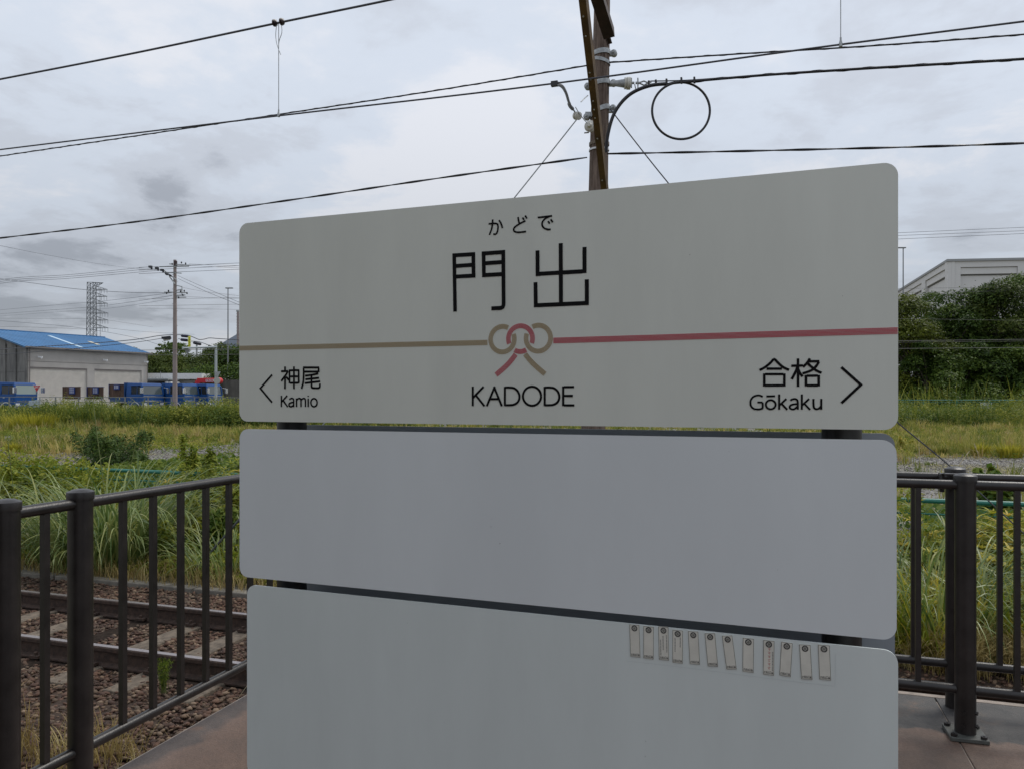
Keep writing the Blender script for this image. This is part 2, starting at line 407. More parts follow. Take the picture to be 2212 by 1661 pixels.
# stones of the ballast
def ico():
    p = (1+5**0.5)/2
    v = np.array([(-1,p,0),(1,p,0),(-1,-p,0),(1,-p,0),(0,-1,p),(0,1,p),(0,-1,-p),(0,1,-p),(p,0,-1),(p,0,1),(-p,0,-1),(-p,0,1)], float); v /= np.linalg.norm(v[0])
    f = np.array([(0,11,5),(0,5,1),(0,1,7),(0,7,10),(0,10,11),(1,5,9),(5,11,4),(11,10,2),(10,7,6),(7,1,8),(3,9,4),(3,4,2),(3,2,6),(3,6,8),(3,8,9),(4,9,5),(2,4,11),(6,2,10),(8,6,7),(9,8,1)])
    return v, f
IV, IF = ico()
def rotmats(n):
    q = RNG.normal(size=(n, 4)); q /= np.linalg.norm(q, axis=1)[:, None]; a, b, c, d = q.T
    return np.stack([np.stack([1-2*(c*c+d*d), 2*(b*c-a*d), 2*(b*d+a*c)], 1), np.stack([2*(b*c+a*d), 1-2*(b*b+d*d), 2*(c*d-a*b)], 1), np.stack([2*(b*d-a*c), 2*(c*d+a*b), 1-2*(b*b+c*c)], 1)], 1)
def stones(name, P, size, mat_, flat=0.62):
    n = len(P); sc = size[:, None, None] * np.stack([RNG.uniform(0.75, 1.25, n), RNG.uniform(0.55, 1.0, n), RNG.uniform(0.4, 0.75, n)], 1)[:, None, :]
    V = IV[None] * (1 + RNG.uniform(-0.22, 0.22, (n, 12, 1))) * sc
    V = np.einsum('nij,nkj->nki', rotmats(n), V); V[:, :, 2] *= flat
    a = RNG.uniform(0, 6.28, n)
    V = V + P[:, None, :]
    F = (IF[None] + (np.arange(n)*12)[:, None, None]).reshape(-1, 3)
    return np_mesh(name, V.reshape(-1, 3), F, mat_, tint=np.repeat(RNG.uniform(0, 1, n), 12))
M_stone, t, b = node_mat('ballast_stone'); P, xyz = geo(t)
at = t.nodes.new('ShaderNodeAttribute'); at.attribute_name = 'tint'
c = rp(t, at.outputs['Fac'], [(0.0, (0.045, 0.026, 0.018)), (0.3, (0.088, 0.047, 0.030)), (0.5, (0.125, 0.070, 0.045)), (0.7, (0.10, 0.075, 0.052)), (0.88, (0.155, 0.105, 0.066)), (1.0, (0.24, 0.18, 0.125))])
c = mixc(t, 0.6, c, rp(t, nz(t, P, 1.3, 4), [(0.35, (0.75, 0.72, 0.72)), (0.6, (1.1, 0.98, 0.92))]), 'MULTIPLY')
t.links.new(c, b.inputs['Base Color']); b.inputs['Roughness'].default_value = 0.85
def scat(n, x0, x1, y0, y1):
    return np.stack([RNG.uniform(x0, x1, n), RNG.uniform(y0, y1, n)], 1)
def ballast_z(xy):
    y = xy[:, 1]; z = np.full(len(y), BZ - 0.012)
    z += RNG.uniform(-0.012, 0.016, len(y))
    near = (np.abs(y-4.88) < 0.10) | (np.abs(y-6.0) < 0.10)
    z[near] -= 0.03
    z += np.where((y < 4.3), 0.02*np.sin(xy[:, 0]*1.7)+0.01, 0)
    return z
def keep_off_sleepers(xy):
    ph = np.abs((xy[:, 0] + 4.52 + 0.29) % 0.58 - 0.29)
    onsl = (ph < 0.092) & (xy[:, 1] > 4.42) & (xy[:, 1] < 6.46)
    k_ = np.floor((xy[:, 0]+4.52+0.29)/0.58); outer = (xy[:, 1] < 4.8) | (xy[:, 1] > 6.1); bury = (np.sin(k_*2.3)+np.sin(k_*5.1+1))*0.25
    return ~onsl | (RNG.uniform(size=len(xy)) < np.where(outer, 0.45+bury, np.clip(0.08+bury*0.4, 0.03, 1)))
a1 = np.concatenate([scat(34000, -10.5, -2.3, 2.0, 6.98), scat(14000, -7.5, -2.3, 2.0, 6.98)]); a1 = a1[~((a1[:, 0] > PLX-0.03) & (a1[:, 1] < PLY+0.03))]
a2 = scat(15000, -2.6, 8.0, 4.42, 6.98); a3 = scat(5000, -20, -10.5, 3.0, 6.98)
xy = np.concatenate([a1, a2, a3]); xy = xy[keep_off_sleepers(xy)]
Pst = np.column_stack([xy, ballast_z(xy)])
tag(stones('ballast_gravel', Pst, RNG.uniform(0.012, 0.034, len(Pst))**1.0, M_stone), 'angular brown and reddish ballast stones around the rails', 'gravel', kind='stuff')

# ------------------------------------------------------------------ fences on the platform
M_plate = mat('base_plate_paint', (0.075, 0.078, 0.07), 0.5, var=0.2, scale=20)
def post(root, x, y, zt=1.163, plate=True, r=0.0425, z0=0.0):
    m = MB(); m.lathe((x, y, z0), (0, 0, 1), [(r, 0.0), (r, zt-0.03-z0)], 28); po = m.build('post', M_dark, root, smooth=40)
    m = MB(); zc_ = zt - 0.032
    m.lathe((x, y, 0), (0, 0, 1), [(r+0.0035, zc_-0.006), (r+0.0045, zc_+0.018), (r+0.003, zc_+0.0225), (r*0.9, zc_+0.0255), (r*0.65, zc_+0.0300), (r*0.3, zc_+0.0325), (0.001, zc_+0.033)], 28)
    m.build('cap', M_dark, po, smooth=35)
    if plate:
        m = MB(); m.box((x, y, 0.0105), (0.152, 0.152, 0.018), rz=R(2)); m.build('base_plate', M_plate, po, bevel=0.003)
        m = MB()
        for sx in (-1, 1):
            for sy in (-1, 1):
                v = Matrix.Rotation(R(2), 3, 'Z') @ Vector((sx*0.058, sy*0.058, 0))
                m.lathe((x+v.x, y+v.y, 0.019), (0, 0, 1), [(0.0135, 0.0), (0.0135, 0.012), (0.005, 0.012), (0.005, 0.014)], 6).cut()
        for zz in (0.06, 0.115):
            for aa in (R(250), R(330)):
                m.lathe((x + math.cos(aa)*r*0.98, y + math.sin(aa)*r*0.98, zz), (math.cos(aa), math.sin(aa), 0), [(0.009, 0), (0.009, 0.008)], 6).cut()
        m.split_build('bolt_or_hole_dot', M_dark, po)
    return po
def railing(root, a, b, zr=1.111, rr=0.021):
    m = MB(); m.tube([(a[0], a[1], zr), (b[0], b[1], zr)], rr, 16); m.build('top_rail', M_dark, root, smooth=40)
    m = MB(); m.tube([(a[0], a[1], 0.207), (b[0], b[1], 0.207)], rr*0.98, 16); m.build('bottom_rail', M_dark, root, smooth=40)
BAL = None
def balusters(root, pts, rz=0.0):
    global BAL
    for (x, y) in pts:
        if BAL is None:
            m = MB(); m.box((0, 0, 0.659), (0.0225, 0.0225, 0.88)); me_o = m.build('baluster', M_dark, None); BAL = me_o.data
            bpy.data.objects.remove(me_o)
        o = bpy.data.objects.new('baluster', BAL); COL.objects.link(o); o.parent = root; o.location = Vector((x, y, 0)) - org(root); o.rotation_euler = (0, 0, rz)
XL = -2.39
f1 = thing('metal_railing', (XL, 1.2, 0), 'dark metal railing running along the platform side above the curving end of the rails', 'railing', 'dark platform railings')
f1['label'] = 'dark brown tubular railing along the side edge of the platform, ballast directly below it'
for y in (-0.1, 1.907, 2.2, 4.23): post(f1, XL, y, plate=True)
railing(f1, (XL, -0.1), (XL, 4.23))
balusters(f1, [(XL, -0.1 + 0.167*k) for k in range(1, 12)] + [(XL, 2.053)] + [(XL, 2.24 + 0.157*k) for k in range(1, 13)])
f2 = thing('metal_railing', (0.87, 4.23, 0), 'outer dark railing of the double pair, standing at the platform edge beside the ballast', 'railing', 'dark platform railings')
for x in (-1.13, 0.87, 2.87): post(f2, x, 4.23, plate=False)
railing(f2, (XL, 4.23), (5.2, 4.23))
balusters(f2, [(XL + 0.158*k, 4.23) for k in range(1, 8)] + [(-1.13 + 0.1818*k, 4.23) for k in range(1, 11)] + [(0.87 + 0.188*k, 4.23) for k in range(1, 11)])
f3 = thing('metal_railing', (0.837, 3.875, 0), 'inner dark railing of the double pair, nearer the station sign, with bolted base plate', 'railing', 'dark platform railings')
for x in (-1.16, 0.837, 2.83): post(f3, x, 3.875)
railing(f3, (-1.16, 3.875), (4.9, 3.875))
balusters(f3, [(-1.16 + 0.1809*k, 3.875) for k in range(1, 11)] + [(0.837 + 0.198*k, 3.875) for k in range(1, 10)])
m = MB(); zz = 1.125   # little latch between the two posts
m.tube([(0.80, 4.19, 1.13), (0.79, 4.14, 1.13), (0.79, 4.13, 1.07), (0.80, 4.19, 1.05)], 0.006, 6); m.box((0.846, 4.12, 1.135), (0.085, 0.05, 0.008)); m.box((0.80, 4.175, 1.09), (0.02, 0.04, 0.09))
m.build('latch', M_dark, f2)
# ------------------------------------------------------------------ the station name sign
SR = R(-2.0); SO = Vector((-1.266, 1.642, 0)); SU = Vector((math.cos(SR), math.sin(SR), 0)); SNn = Vector((math.sin(SR), -math.cos(SR), 0))  # towards the viewer
def SP(u, z, n=0.0): return SO + SU*u + SNn*n + Vector((0, 0, z))
def SX(x, y):
    """(u, z) on the sign face for a spot of the 2212-wide picture"""
    d = G(x, y, 1.0) - EYE; den_ = d.dot(SNn); k_ = (SO - EYE).dot(SNn) / den_; p = EYE + d*k_
    return (p - SO).dot(SU), p.z
sign = thing('station_name_sign', (SO.x + 0.75, SO.y + 0.08, 0), 'white station name sign with three wide blank and lettered boards on black posts', 'station sign')
sign['label'] = 'large white station name sign reading KADODE above two blank boards, on dark posts'
def board(name, u0, u1, z0, z1, n, mat_, th=0.004, rad=0.025, parent=sign):
    pts = []
    for cx_, cz_, a0 in ((u1-rad, z1-rad, 0), (u0+rad, z1-rad, 90), (u0+rad, z0+rad, 180), (u1-rad, z0+rad, 270)):
        for k_ in range(9):
            a = R(a0 + k_*90/8); pts.append((cx_ + rad*math.cos(a), cz_ + rad*math.sin(a)))
    m = MB(); m.prism([SP(u, z, n) for u, z in pts], SNn*(-th)); return m.build(name, mat_, parent)
pA = board('lettered_board', 0.0, 1.500, 1.4385, 1.9365, 0.0, M_panel1); pA['label'] = 'top board with station names'
pB = board('blank_board', 0.001, 1.4975, 1.0465, 1.4195, 0.0, M_panel2); pB['label'] = 'middle blank board'
pC = board('blank_board', 0.024, 1.500, 0.55, 1.028, 0.0, M_panel3); pC['label'] = 'lower blank board with paper strips'
# the matching boards of the other side, seen through the gaps
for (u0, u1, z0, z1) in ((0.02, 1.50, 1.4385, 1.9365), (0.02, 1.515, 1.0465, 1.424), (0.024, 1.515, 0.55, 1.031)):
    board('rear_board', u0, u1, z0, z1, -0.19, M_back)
for u in (0.088, 1.408):
    m = MB(); c0 = SP(u, 0, -0.097); m.lathe(c0, (0, 0, 1), [(0.038, 0.0), (0.038, 1.90)], 28); po = m.build('post', M_black, sign, smooth=40)
    m = MB(); m.lathe(c0, (0, 0, 1), [(0.075, 0.0005), (0.075, 0.012)], 24); m.build('base_flange', M_black, po, smooth=40)
    m = MB()
    for z in (1.55, 1.82, 1.14, 1.33, 0.68, 0.92): m.box(SP(u, z, -0.030), (0.09, 0.049, 0.03), rz=SR).cut(); m.box(SP(u, z, -0.161), (0.09, 0.049, 0.03), rz=SR).cut()
    m.split_build('board_bracket', M_black, po)

LIFT = [0.0]
def stroke(mb, pts, wdt, closed=False, n0=0.0006, taper=None):
    """a flat brush stroke of even width on the face of the sign; pts in (u, z)"""
    LIFT[0] = (LIFT[0] + 1) % 12
    n = n0 + LIFT[0]*0.00003
    P = [np.array(p, float) for p in pts]; m = len(P); L = []; Rr = []
    for i in range(m):
        if closed: a, b = P[(i-1) % m], P[(i+1) % m]; d1_ = P[i]-a; d2_ = b-P[i]
        else:
            d1_ = P[i]-P[i-1] if i else P[1]-P[0]; d2_ = P[i+1]-P[i] if i < m-1 else d1_
        d1_ = d1_/max(np.linalg.norm(d1_), 1e-9); d2_ = d2_/max(np.linalg.norm(d2_), 1e-9)
        n1_ = np.array([-d1_[1], d1_[0]]); n2_ = np.array([-d2_[1], d2_[0]]); nn = n1_+n2_; ln = np.linalg.norm(nn)
        nn = nn/ln if ln > 1e-6 else n1_
        k_ = min(1.0/max(nn.dot(n1_), 0.3), 2.2)
        L.append(P[i]+nn*wdt/2*k_); Rr.append(P[i]-nn*wdt/2*k_)
    vs = [SP(a[0], a[1], n) for a in L] + [SP(a[0], a[1], n) for a in Rr]
    rng = range(m if closed else m-1)
    mb.add(vs, [(i, m+i, m+(i+1) % m, (i+1) % m) for i in rng])
def glyph(mb, conv, strokes, wdt):
    for s_ in strokes: stroke(mb, [SX(*conv(x, y)) for x, y in s_], wdt)
    return mb
K1 = 1/1.15732
c1 = lambda x, y: ((1080 + x/2.9654)*K1, (500 + y/2.9654)*K1)
c2 = lambda x, y: ((600 + x/5.53)*K1, (820 + y/5.53)*K1)
c3 = lambda x, y: ((1820 + x/5.027)*K1, (840 + y/5.027)*K1)
c4 = lambda x, y: ((1560 + x/7.9)*K1, (1540 + y/7.9)*K1)
c5 = lambda x, y: ((1830 + x/7.9)*K1, (1580 + y/7.9)*K1)
def smooth_pts(pts, k=5):
    P = [np.array(p, float) for p in pts]; out = []
    for i in range(len(P)-1):
        p0 = P[max(i-1, 0)]; p1 = P[i]; p2 = P[i+1]; p3 = P[min(i+2, len(P)-1)]
        for j in range(k):
            t_ = j/k; out.append(tuple(0.5*((2*p1) + (-p0+p2)*t_ + (2*p0-5*p1+4*p2-p3)*t_*t_ + (-p0+3*p1-3*p2+p3)*t_**3)))
    out.append(tuple(P[-1])); return out
def ell(cx_, cy_, rx, ry, a0=0, a1=360, n=40):
    return [(cx_ + rx*math.cos(R(a0+(a1-a0)*k/n)), cy_ - ry*math.sin(R(a0+(a1-a0)*k/n))) for k in range(n+1)]
# hiragana
m = MB(); W1 = 0.0040
glyph(m, c1, [smooth_pts([(420,180),(450,178),(472,177),(486,183),(490,200),(488,225),(482,246),(472,256),(454,257)])], W1)
glyph(m, c1, [smooth_pts([(450,147),(449,180),(442,220),(426,262)]), smooth_pts([(497,153),(512,176),(523,211)])], W1).cut()
glyph(m, c1, [smooth_pts([(639,130),(642,155),(650,186)]), smooth_pts([(694,157),(650,180),(616,203),(606,222),(614,237),(645,243),(698,237)]), [(672,133),(683,151)], [(691,119),(705,141)]], W1).cut()
glyph(m, c1, [[(785,134),(891,121)], smooth_pts([(874,124),(842,140),(820,165),(818,192),(832,211),(856,221),(881,221)]), [(861,160),(873,179)], [(880,146),(896,169)]], W1)
m.split_build('hiragana_letter', M_ink, pA)
# kanji
m = MB(); W2 = 0.0090
glyph(m, c1, [[(165,400),(172,830)], [(152,414),(321,404)], [(165,493),(296,484)], [(168,571),(323,563)], [(307,392),(309,578)],
              [(383,386),(386,574)], [(369,400),(543,388)], [(395,472),(520,463)], [(373,561),(520,552)],
              [(529,375),(532,765),(531,782),(526,795),(515,802),(498,804),(441,806)]], W2).cut()
glyph(m, c1, [[(955,323),(957,786)], [(783,377),(784,567)], [(1131,351),(1131,545)], [(797,550),(1116,532)], [(768,612),(770,798)], [(1148,591),(1149,782)], [(784,783),(1136,767)]], W2)
m.split_build('large_kanji', M_ink, pA)
m = MB(); W3 = 0.0050
DD = lambda o: [smooth_pts([(541+o,1390),(575+o,1389),(608+o,1394),(634+o,1414),(648+o,1445),(647+o,1475),(632+o,1501),(604+o,1516),(575+o,1519),(541+o,1519)]), [(541+o,1384),(541+o,1525)]]
for g_ in ([[(303,1382),(303,1526)], [(384,1383),(306,1464)], [(326,1446),(390,1527)]], [[(407,1527),(466,1383)], [(460,1383),(519,1527)], [(430,1474),(495,1474)]], DD(0), [ell(742,1453,67,70)], DD(295),
           [[(973,1380),(973,1526)], [(978,1386),(1054,1385)], [(978,1450),(1045,1450)], [(978,1520),(1056,1520)]]): glyph(m, c1, g_, W3).cut()
m.split_build('roman_letter', M_ink, pA)
m = MB(); W4 = 0.0051
glyph(m, c2, [[(625,535),(625,598)], [(570,602),(668,599)], smooth_pts([(664,600),(636,650),(572,735)]), [(626,668),(624,842)], [(640,676),(678,722)],
              [(686,590),(686,768)], [(813,590),(813,768)], [(677,589),(821,587)], [(694,672),(805,671)], [(694,760),(805,758)], [(748,535),(748,842)]], W4).cut(); glyph(m, c2, [[(874,549),(1097,549)], [(1089,555),(1089,615)], [(890,607),(1082,605)], smooth_pts([(882,555),(882,660),(875,750),(853,837)]),
              smooth_pts([(1085,630),(1000,650),(903,662)]), [(905,711),(1095,691)], [(897,763),(1110,738)], [(990,660),(990,805),(996,822),(1010,829),(1085,829),(1099,823),(1105,808),(1106,768)]], W4)
m.split_build('previous_station_kanji', M_ink, pA)
m = MB(); W5 = 0.0042
glyph(m, c2, [[(574,932),(574,1088)], [(655,932),(578,1018)], [(598,998),(662,1088)]], W5).cut(); glyph(m, c2, [smooth_pts([(685,988),(700,974),(720,969),(738,977),(744,1000),(744,1040)]), [(744,1010),(744,1088)], smooth_pts([(744,1022),(710,1028),(684,1042),(680,1066),(694,1082),(718,1082),(744,1062)])], W5).cut(); glyph(m, c2, [[(784,968),(784,1088)], smooth_pts([(784,1002),(800,978),(822,970),(840,978),(846,1004),(846,1040)]), [(846,1030),(846,1088)], smooth_pts([(846,1002),(862,978),(884,970),(900,978),(906,1004),(906,1040)]), [(906,1030),(906,1088)]], W5).cut(); glyph(m, c2, [[(945,970),(945,1088)], [(945,932),(945,949)]], W5).cut(); glyph(m, c2, [ell(1025,1028,43,56)], W5)
m.split_build('previous_station_letter', M_ink, pA)
m = MB(); glyph(m, c2, [[(445,648),(283,833),(445,1026)]], 0.0050).cut(); glyph(m, c3, [[(1424,394),(1670,613),(1425,841)]], 0.0050); m.split_build('direction_arrow', M_ink, pA)
m = MB(); W6 = 0.0048
glyph(m, c3, [smooth_pts([(397,432),(470,392),(535,338),(572,294)]), smooth_pts([(588,294),(635,345),(695,395),(767,430)]), [(568,295),(592,295)], [(485,413),(678,413)], [(456,472),(456,634)], [(708,472),(708,634)], [(467,482),(697,481)], [(467,621),(697,620)]], W6).cut(); glyph(m, c3, [[(795,378),(942,373)], [(880,285),(880,638)], smooth_pts([(874,388),(848,455),(800,545)]), smooth_pts([(886,425),(905,470),(938,512)]),
              smooth_pts([(1030,285),(995,340),(943,392)]), [(1018,322),(1148,320)], smooth_pts([(1142,326),(1105,385),(1040,438),(938,473)]), smooth_pts([(1002,348),(1055,395),(1110,436),(1176,466)]),
              [(980,492),(980,632)], [(1140,492),(1140,632)], [(991,501),(1129,500)], [(991,621),(1129,620)]], W6)
m.split_build('next_station_kanji', M_ink, pA)
m = MB(); W7 = 0.0038
glyph(m, c3, [smooth_pts([(436,762),(405,746),(365,744),(318,762),(288,800),(282,840),(292,880),(325,910),(375,918),(410,914),(436,904)]), [(436,908),(436,832)], [(370,831),(436,831)]], W7).cut(); glyph(m, c3, [ell(537,859,61,57), [(482,755),(592,753)]], W7).cut(); glyph(m, c3, [[(643,730),(643,922)], [(734,786),(650,864)], [(672,846),(745,923)]], W7).cut(); glyph(m, c3, [smooth_pts([(784,808),(805,794),(840,788),(868,800),(877,830),(877,880)]), [(877,850),(877,922)], smooth_pts([(877,850),(830,854),(790,866),(775,890),(790,912),(830,916),(877,880)])], W7).cut(); glyph(m, c3, [[(928,730),(928,922)], [(1020,786),(936,864)], [(958,846),(1032,923)]], W7).cut(); glyph(m, c3, [smooth_pts([(1074,786),(1074,850),(1080,895),(1105,914),(1140,908),(1172,878)]), [(1172,786),(1172,922)]], W7)
m.split_build('next_station_letter', M_ink, pA)
# woven cord lines and the knot: five fine cords side by side
def cords(mb, pts, band, nl=5, gap=0.30):
    P = [np.array(p, float) for p in pts]
    for q in range(nl):
        off = (q - (nl-1)/2) * band/nl; Q = []
        for i in range(len(P)):
            d = P[min(i+1, len(P)-1)] - P[max(i-1, 0)]; d /= np.linalg.norm(d); Q.append(P[i] + np.array([-d[1], d[0]])*off)
        stroke(mb, Q, band/nl*(1-gap))
uv = lambda x, y: SX(*c1(x, y))
mg = MB(); mp_ = MB(); BW = 0.0108
cL, cM, cR = uv(523, 1034), uv(656, 1030), uv(788, 1026); rr_ = 0.5*((uv(628, 1034)[0]-uv(418, 1034)[0])/2 + (uv(656, 917)[1]-uv(656, 1144)[1])/2) - BW/2
zc_ = (cL[1]+cM[1]+cR[1])/3; cL = (cL[0], zc_); cM = (cM[0], zc_); cR = (cR[0], zc_)
def arc(c_, a0, a1, n=48): return [(c_[0]+rr_*math.cos(R(a0+(a1-a0)*k/n)), c_[1]+rr_*math.sin(R(a0+(a1-a0)*k/n))) for k in range(n+1)]
cords(mg, arc(cL, 62, 382), BW); cords(mg, arc(cR, 158, 478), BW)
cords(mp_, arc(cM, -22, 202), BW); cords(mp_, arc(cM, 241, 299, 20), BW)
ye = SX(600*K1, 871*K1); u_l = uv(412, 1058)
cords(mg, [(0.0008, ye[1]), (u_l[0], u_l[1])], 0.0118)
yr_ = uv(900, 1044); cords(mp_, [(yr_[0], yr_[1]), (1.4992, SX(2247*K1, 827*K1)[1])], 0.0125)
cords(mp_, [uv(*q) for q in smooth_pts([(621,1146),(590,1187),(548,1233),(475,1297)])], BW*1.05)
cords(mg, [uv(*q) for q in smooth_pts([(691,1144),(725,1186),(770,1232),(838,1291)])], BW*1.05)
mg.build('gold_cord_line', M_gold, pA); mp_.build('red_cord_line', M_pink, pA)

# paper strips under a clear film on the lowest board
def text_uv(body, h, mat_, name, parent, o, ex, ez, n, cx_, cz_, bold=0.0, wd=None):
    cu = bpy.data.curves.new('t', 'FONT'); cu.body = body; cu.align_x = 'CENTER'; cu.offset = bold; ob = bpy.data.objects.new('t', cu); COL.objects.link(ob)
    dg = bpy.context.evaluated_depsgraph_get(); me = bpy.data.meshes.new_from_object(ob.evaluated_get(dg)); bpy.data.objects.remove(ob); bpy.data.curves.remove(cu)
    xs_ = [v.co.x for v in me.vertices]; W_ = max(xs_)-min(xs_); sx = (wd/W_ if wd else h); me.name = name
    o0 = org(parent)
    for v in me.vertices:
        p = Vector(o) + Vector(ex)*(cx_ + v.co.x*sx) + Vector(ez)*(cz_ + (v.co.y-0.36)*h) + Vector(n)
        v.co = p - o0
    me.materials.clear(); me.materials.append(mat_); return link(name, me, parent)
strips = [((107,150),(305,160),(130,790),4), ((387,180),(590,192),(385,820),4), ((680,190),(880,215),(692,848),4), ((960,255),(1165,270),(958,905),4),
          ((1265,285),(1468,297),(1300,935),4), ((1595,325),(1800,335),(1655,980),4), ((1937,375),(2140,375),(2025,1040),4),
          ((215,98),(435,122),(208,765),5), ((620,140),(840,160),(612,820),5), ((975,175),(1200,205),(935,840),5), ((1328,230),(1550,240),(1368,915),5), ((1697,235),(1930,255),(1725,925),5)]
for i, (tl, tr_, bl, cc) in enumerate(strips):
    cv = c4 if cc == 4 else c5
    a = np.array(SX(*cv(*tl))); b_ = np.array(SX(*cv(*tr_))); d_ = np.array(SX(*cv(*bl)))
    ex = b_-a; wS = np.linalg.norm(ex); dn = d_-a; hS = np.linalg.norm(dn); dn = dn/hS; ex = np.array([-dn[1], dn[0]]);
    q = lambda s_, t_: tuple(a + ex*s_*wS + dn*t_*hS)
    m = MB(); m.prism([SP(*q(s_, t_), 0.0012) for s_, t_ in ((0,0),(0,1),(1,1),(1,0))], SNn*(-0.0010)); st = m.build('paper_strip', M_paper, pC)
    m = MB(); stroke(m, [q(0.03,0.01), q(0.03,0.99), q(0.97,0.99), q(0.97,0.01)], 0.0006, closed=True, n0=0.0014); stroke(m, [q(0.05,0.955), q(0.95,0.955)], 0.0005, n0=0.0015); m.build('printed_border', M_line, st)
    m = MB(); ec = q(0.5, 0.115); re = wS*0.29
    def circ(r_, n=28): return [(ec[0]+r_*math.cos(2*math.pi*k/n), ec[1]+r_*math.sin(2*math.pi*k/n)) for k in range(n)]
    stroke(m, circ(re*0.84), re*0.34, closed=True, n0=0.0016)
    stroke(m, circ(re*0.16, 12), re*0.10, closed=True, n0=0.0016)
    for k in range(4):
        aa = R(45 + 90*k); cxx = (ec[0]+math.cos(aa)*re*0.37, ec[1]+math.sin(aa)*re*0.37)
        stroke(m, [(cxx[0]+re*0.2*math.cos(2*math.pi*j/10), cxx[1]+re*0.2*math.sin(2*math.pi*j/10)) for j in range(10)], re*0.10, closed=True, n0=0.0017)
    m.build('wheel_emblem', M_line, st)
    exv = (SU*float(ex[0]) + Vector((0, 0, float(ex[1])))); ezv = -(SU*float(dn[0]) + Vector((0, 0, float(dn[1]))))
    text_uv('大井川鐵道', 0.0048, M_line, 'printed_lettering', st, SP(*q(0.5, 0.925), 0.0015), exv, ezv, (0, 0, 0), 0, 0, bold=0.02, wd=wS*0.84)
    if i in (2, 3, 8):
        mk = MB(); mr_ = MB(); rs = random.Random(i)
        cols_ = {2: [(0.80, 0.25, 0.75, 0), (0.45, 0.28, 0.68, 0), (0.20, 0.40, 0.85, 0)], 3: [(0.75, 0.22, 0.50, 0), (0.25, 0.24, 0.66, 0)], 8: [(0.55, 0.22, 0.86, 1), (0.85, 0.32, 0.86, 0)]}[i]
        for sx, y0_, y1_, red in cols_:
            y_ = y0_; hh = 0.030 if not red else 0.075; ww = 0.06 if not red else 0.13
            while y_ < y1_:
                tgt = mr_ if red else mk
                stroke(tgt, [q(sx-ww, y_+rs.uniform(0, hh*0.3)), q(sx+ww, y_+rs.uniform(0, hh*0.3))], 0.00055, n0=0.0014)
                stroke(tgt, [q(sx+rs.uniform(-ww, ww)*0.4, y_-hh*0.1), q(sx+rs.uniform(-ww, ww)*0.6, y_+hh)], 0.00055, n0=0.0014)
                stroke(tgt, [q(sx-ww*0.8, y_+hh*0.6), q(sx+ww*0.7, y_+hh*rs.uniform(0.5, 0.9))], 0.00055, n0=0.0014)
                y_ += hh*1.45
        mk.build('handwriting', M_greyink, st)
        if mr_.v: mr_.build('red_handwriting', M_redink, st)
M_film = mat('film_edge', (0.60, 0.66, 0.66), 0.3)
m = MB()
pts = [SX(*c4(40, 880)), SX(*c4(540, 930)), SX(*c4(1300, 1020)), SX(*c5(300, 850)), SX(*c5(1060, 950)), SX(*c5(2030, 1060))]
stroke(m, pts, 0.0006, n0=0.0004); stroke(m, [pts[-1], SX(*c5(2040, 900)), SX(*c5(2045, 420))], 0.0006, n0=0.0004)
m.build('film_edge', M_film, pC)
# a few specks and drip marks on the boards
m = MB(); rs = random.Random(4)
for (x, y, r_) in ((1061,1137,2.0),(1062,1121,1.2),(1080,1173,1.8),(1490,551,1.5),(1150,880,1.0),(960,1560,1.0),(1394,1666*0.98,1.5),(1820,640,1.2),(1575,975,1.2),(880,1345,1.1),(1680,1230,1.1),(1395,1600,1.4)):
    u, z = SX(x, y); r_ *= 0.0005; LIFT[0] += 1
    m.add([SP(u+r_*math.cos(a_*1.05)*rs.uniform(.6, 1.2), z+r_*math.sin(a_*1.05)*rs.uniform(.6, 1.4), 0.0005) for a_ in range(6)], [(0,1,2,3,4,5)]).cut()
m.split_build('dirt_speck', M_line, sign)
# ------------------------------------------------------------------ wooden catenary pole across the track
PB = Vector((-1.95, 8.84, BZ)); PT = Vector((-1.79, 8.90, 7.4))
def pole_at(z): k_ = (z-PB.z)/(PT.z-PB.z); return PB.lerp(PT, k_), 0.152 + (0.080-0.152)*k_
wp = thing('wooden_utility_pole', PB, 'weathered wooden pole beyond the track with steel braces, clamps and white insulators', 'utility pole')
m = MB(); zs_ = [BZ-0.3 + i*0.25 for i in range(33)]
rs = random.Random(2)
vs = []; fs = []; n_ = 32
for i, z in enumerate(zs_):
    c, r_ = pole_at(z)
    for k in range(n_):
        a = 2*math.pi*k/n_; rr2 = r_*(1 + 0.03*math.sin(k*2.4 + 0.05*i) + 0.022*math.sin(k*5.1+1.0+0.09*i) + rs.uniform(-0.008, 0.008))
        vs.append((c.x + rr2*math.cos(a), c.y + rr2*math.sin(a), z))
for i in range(len(zs_)-1):
    for k in range(n_): fs.append((i*n_+k, i*n_+(k+1) % n_, (i+1)*n_+(k+1) % n_, (i+1)*n_+k))
m.add(vs, fs); m.build('shaft', M_wood, wp, smooth=60)
def PY(x, y, Y): return GY(x, y, Y)
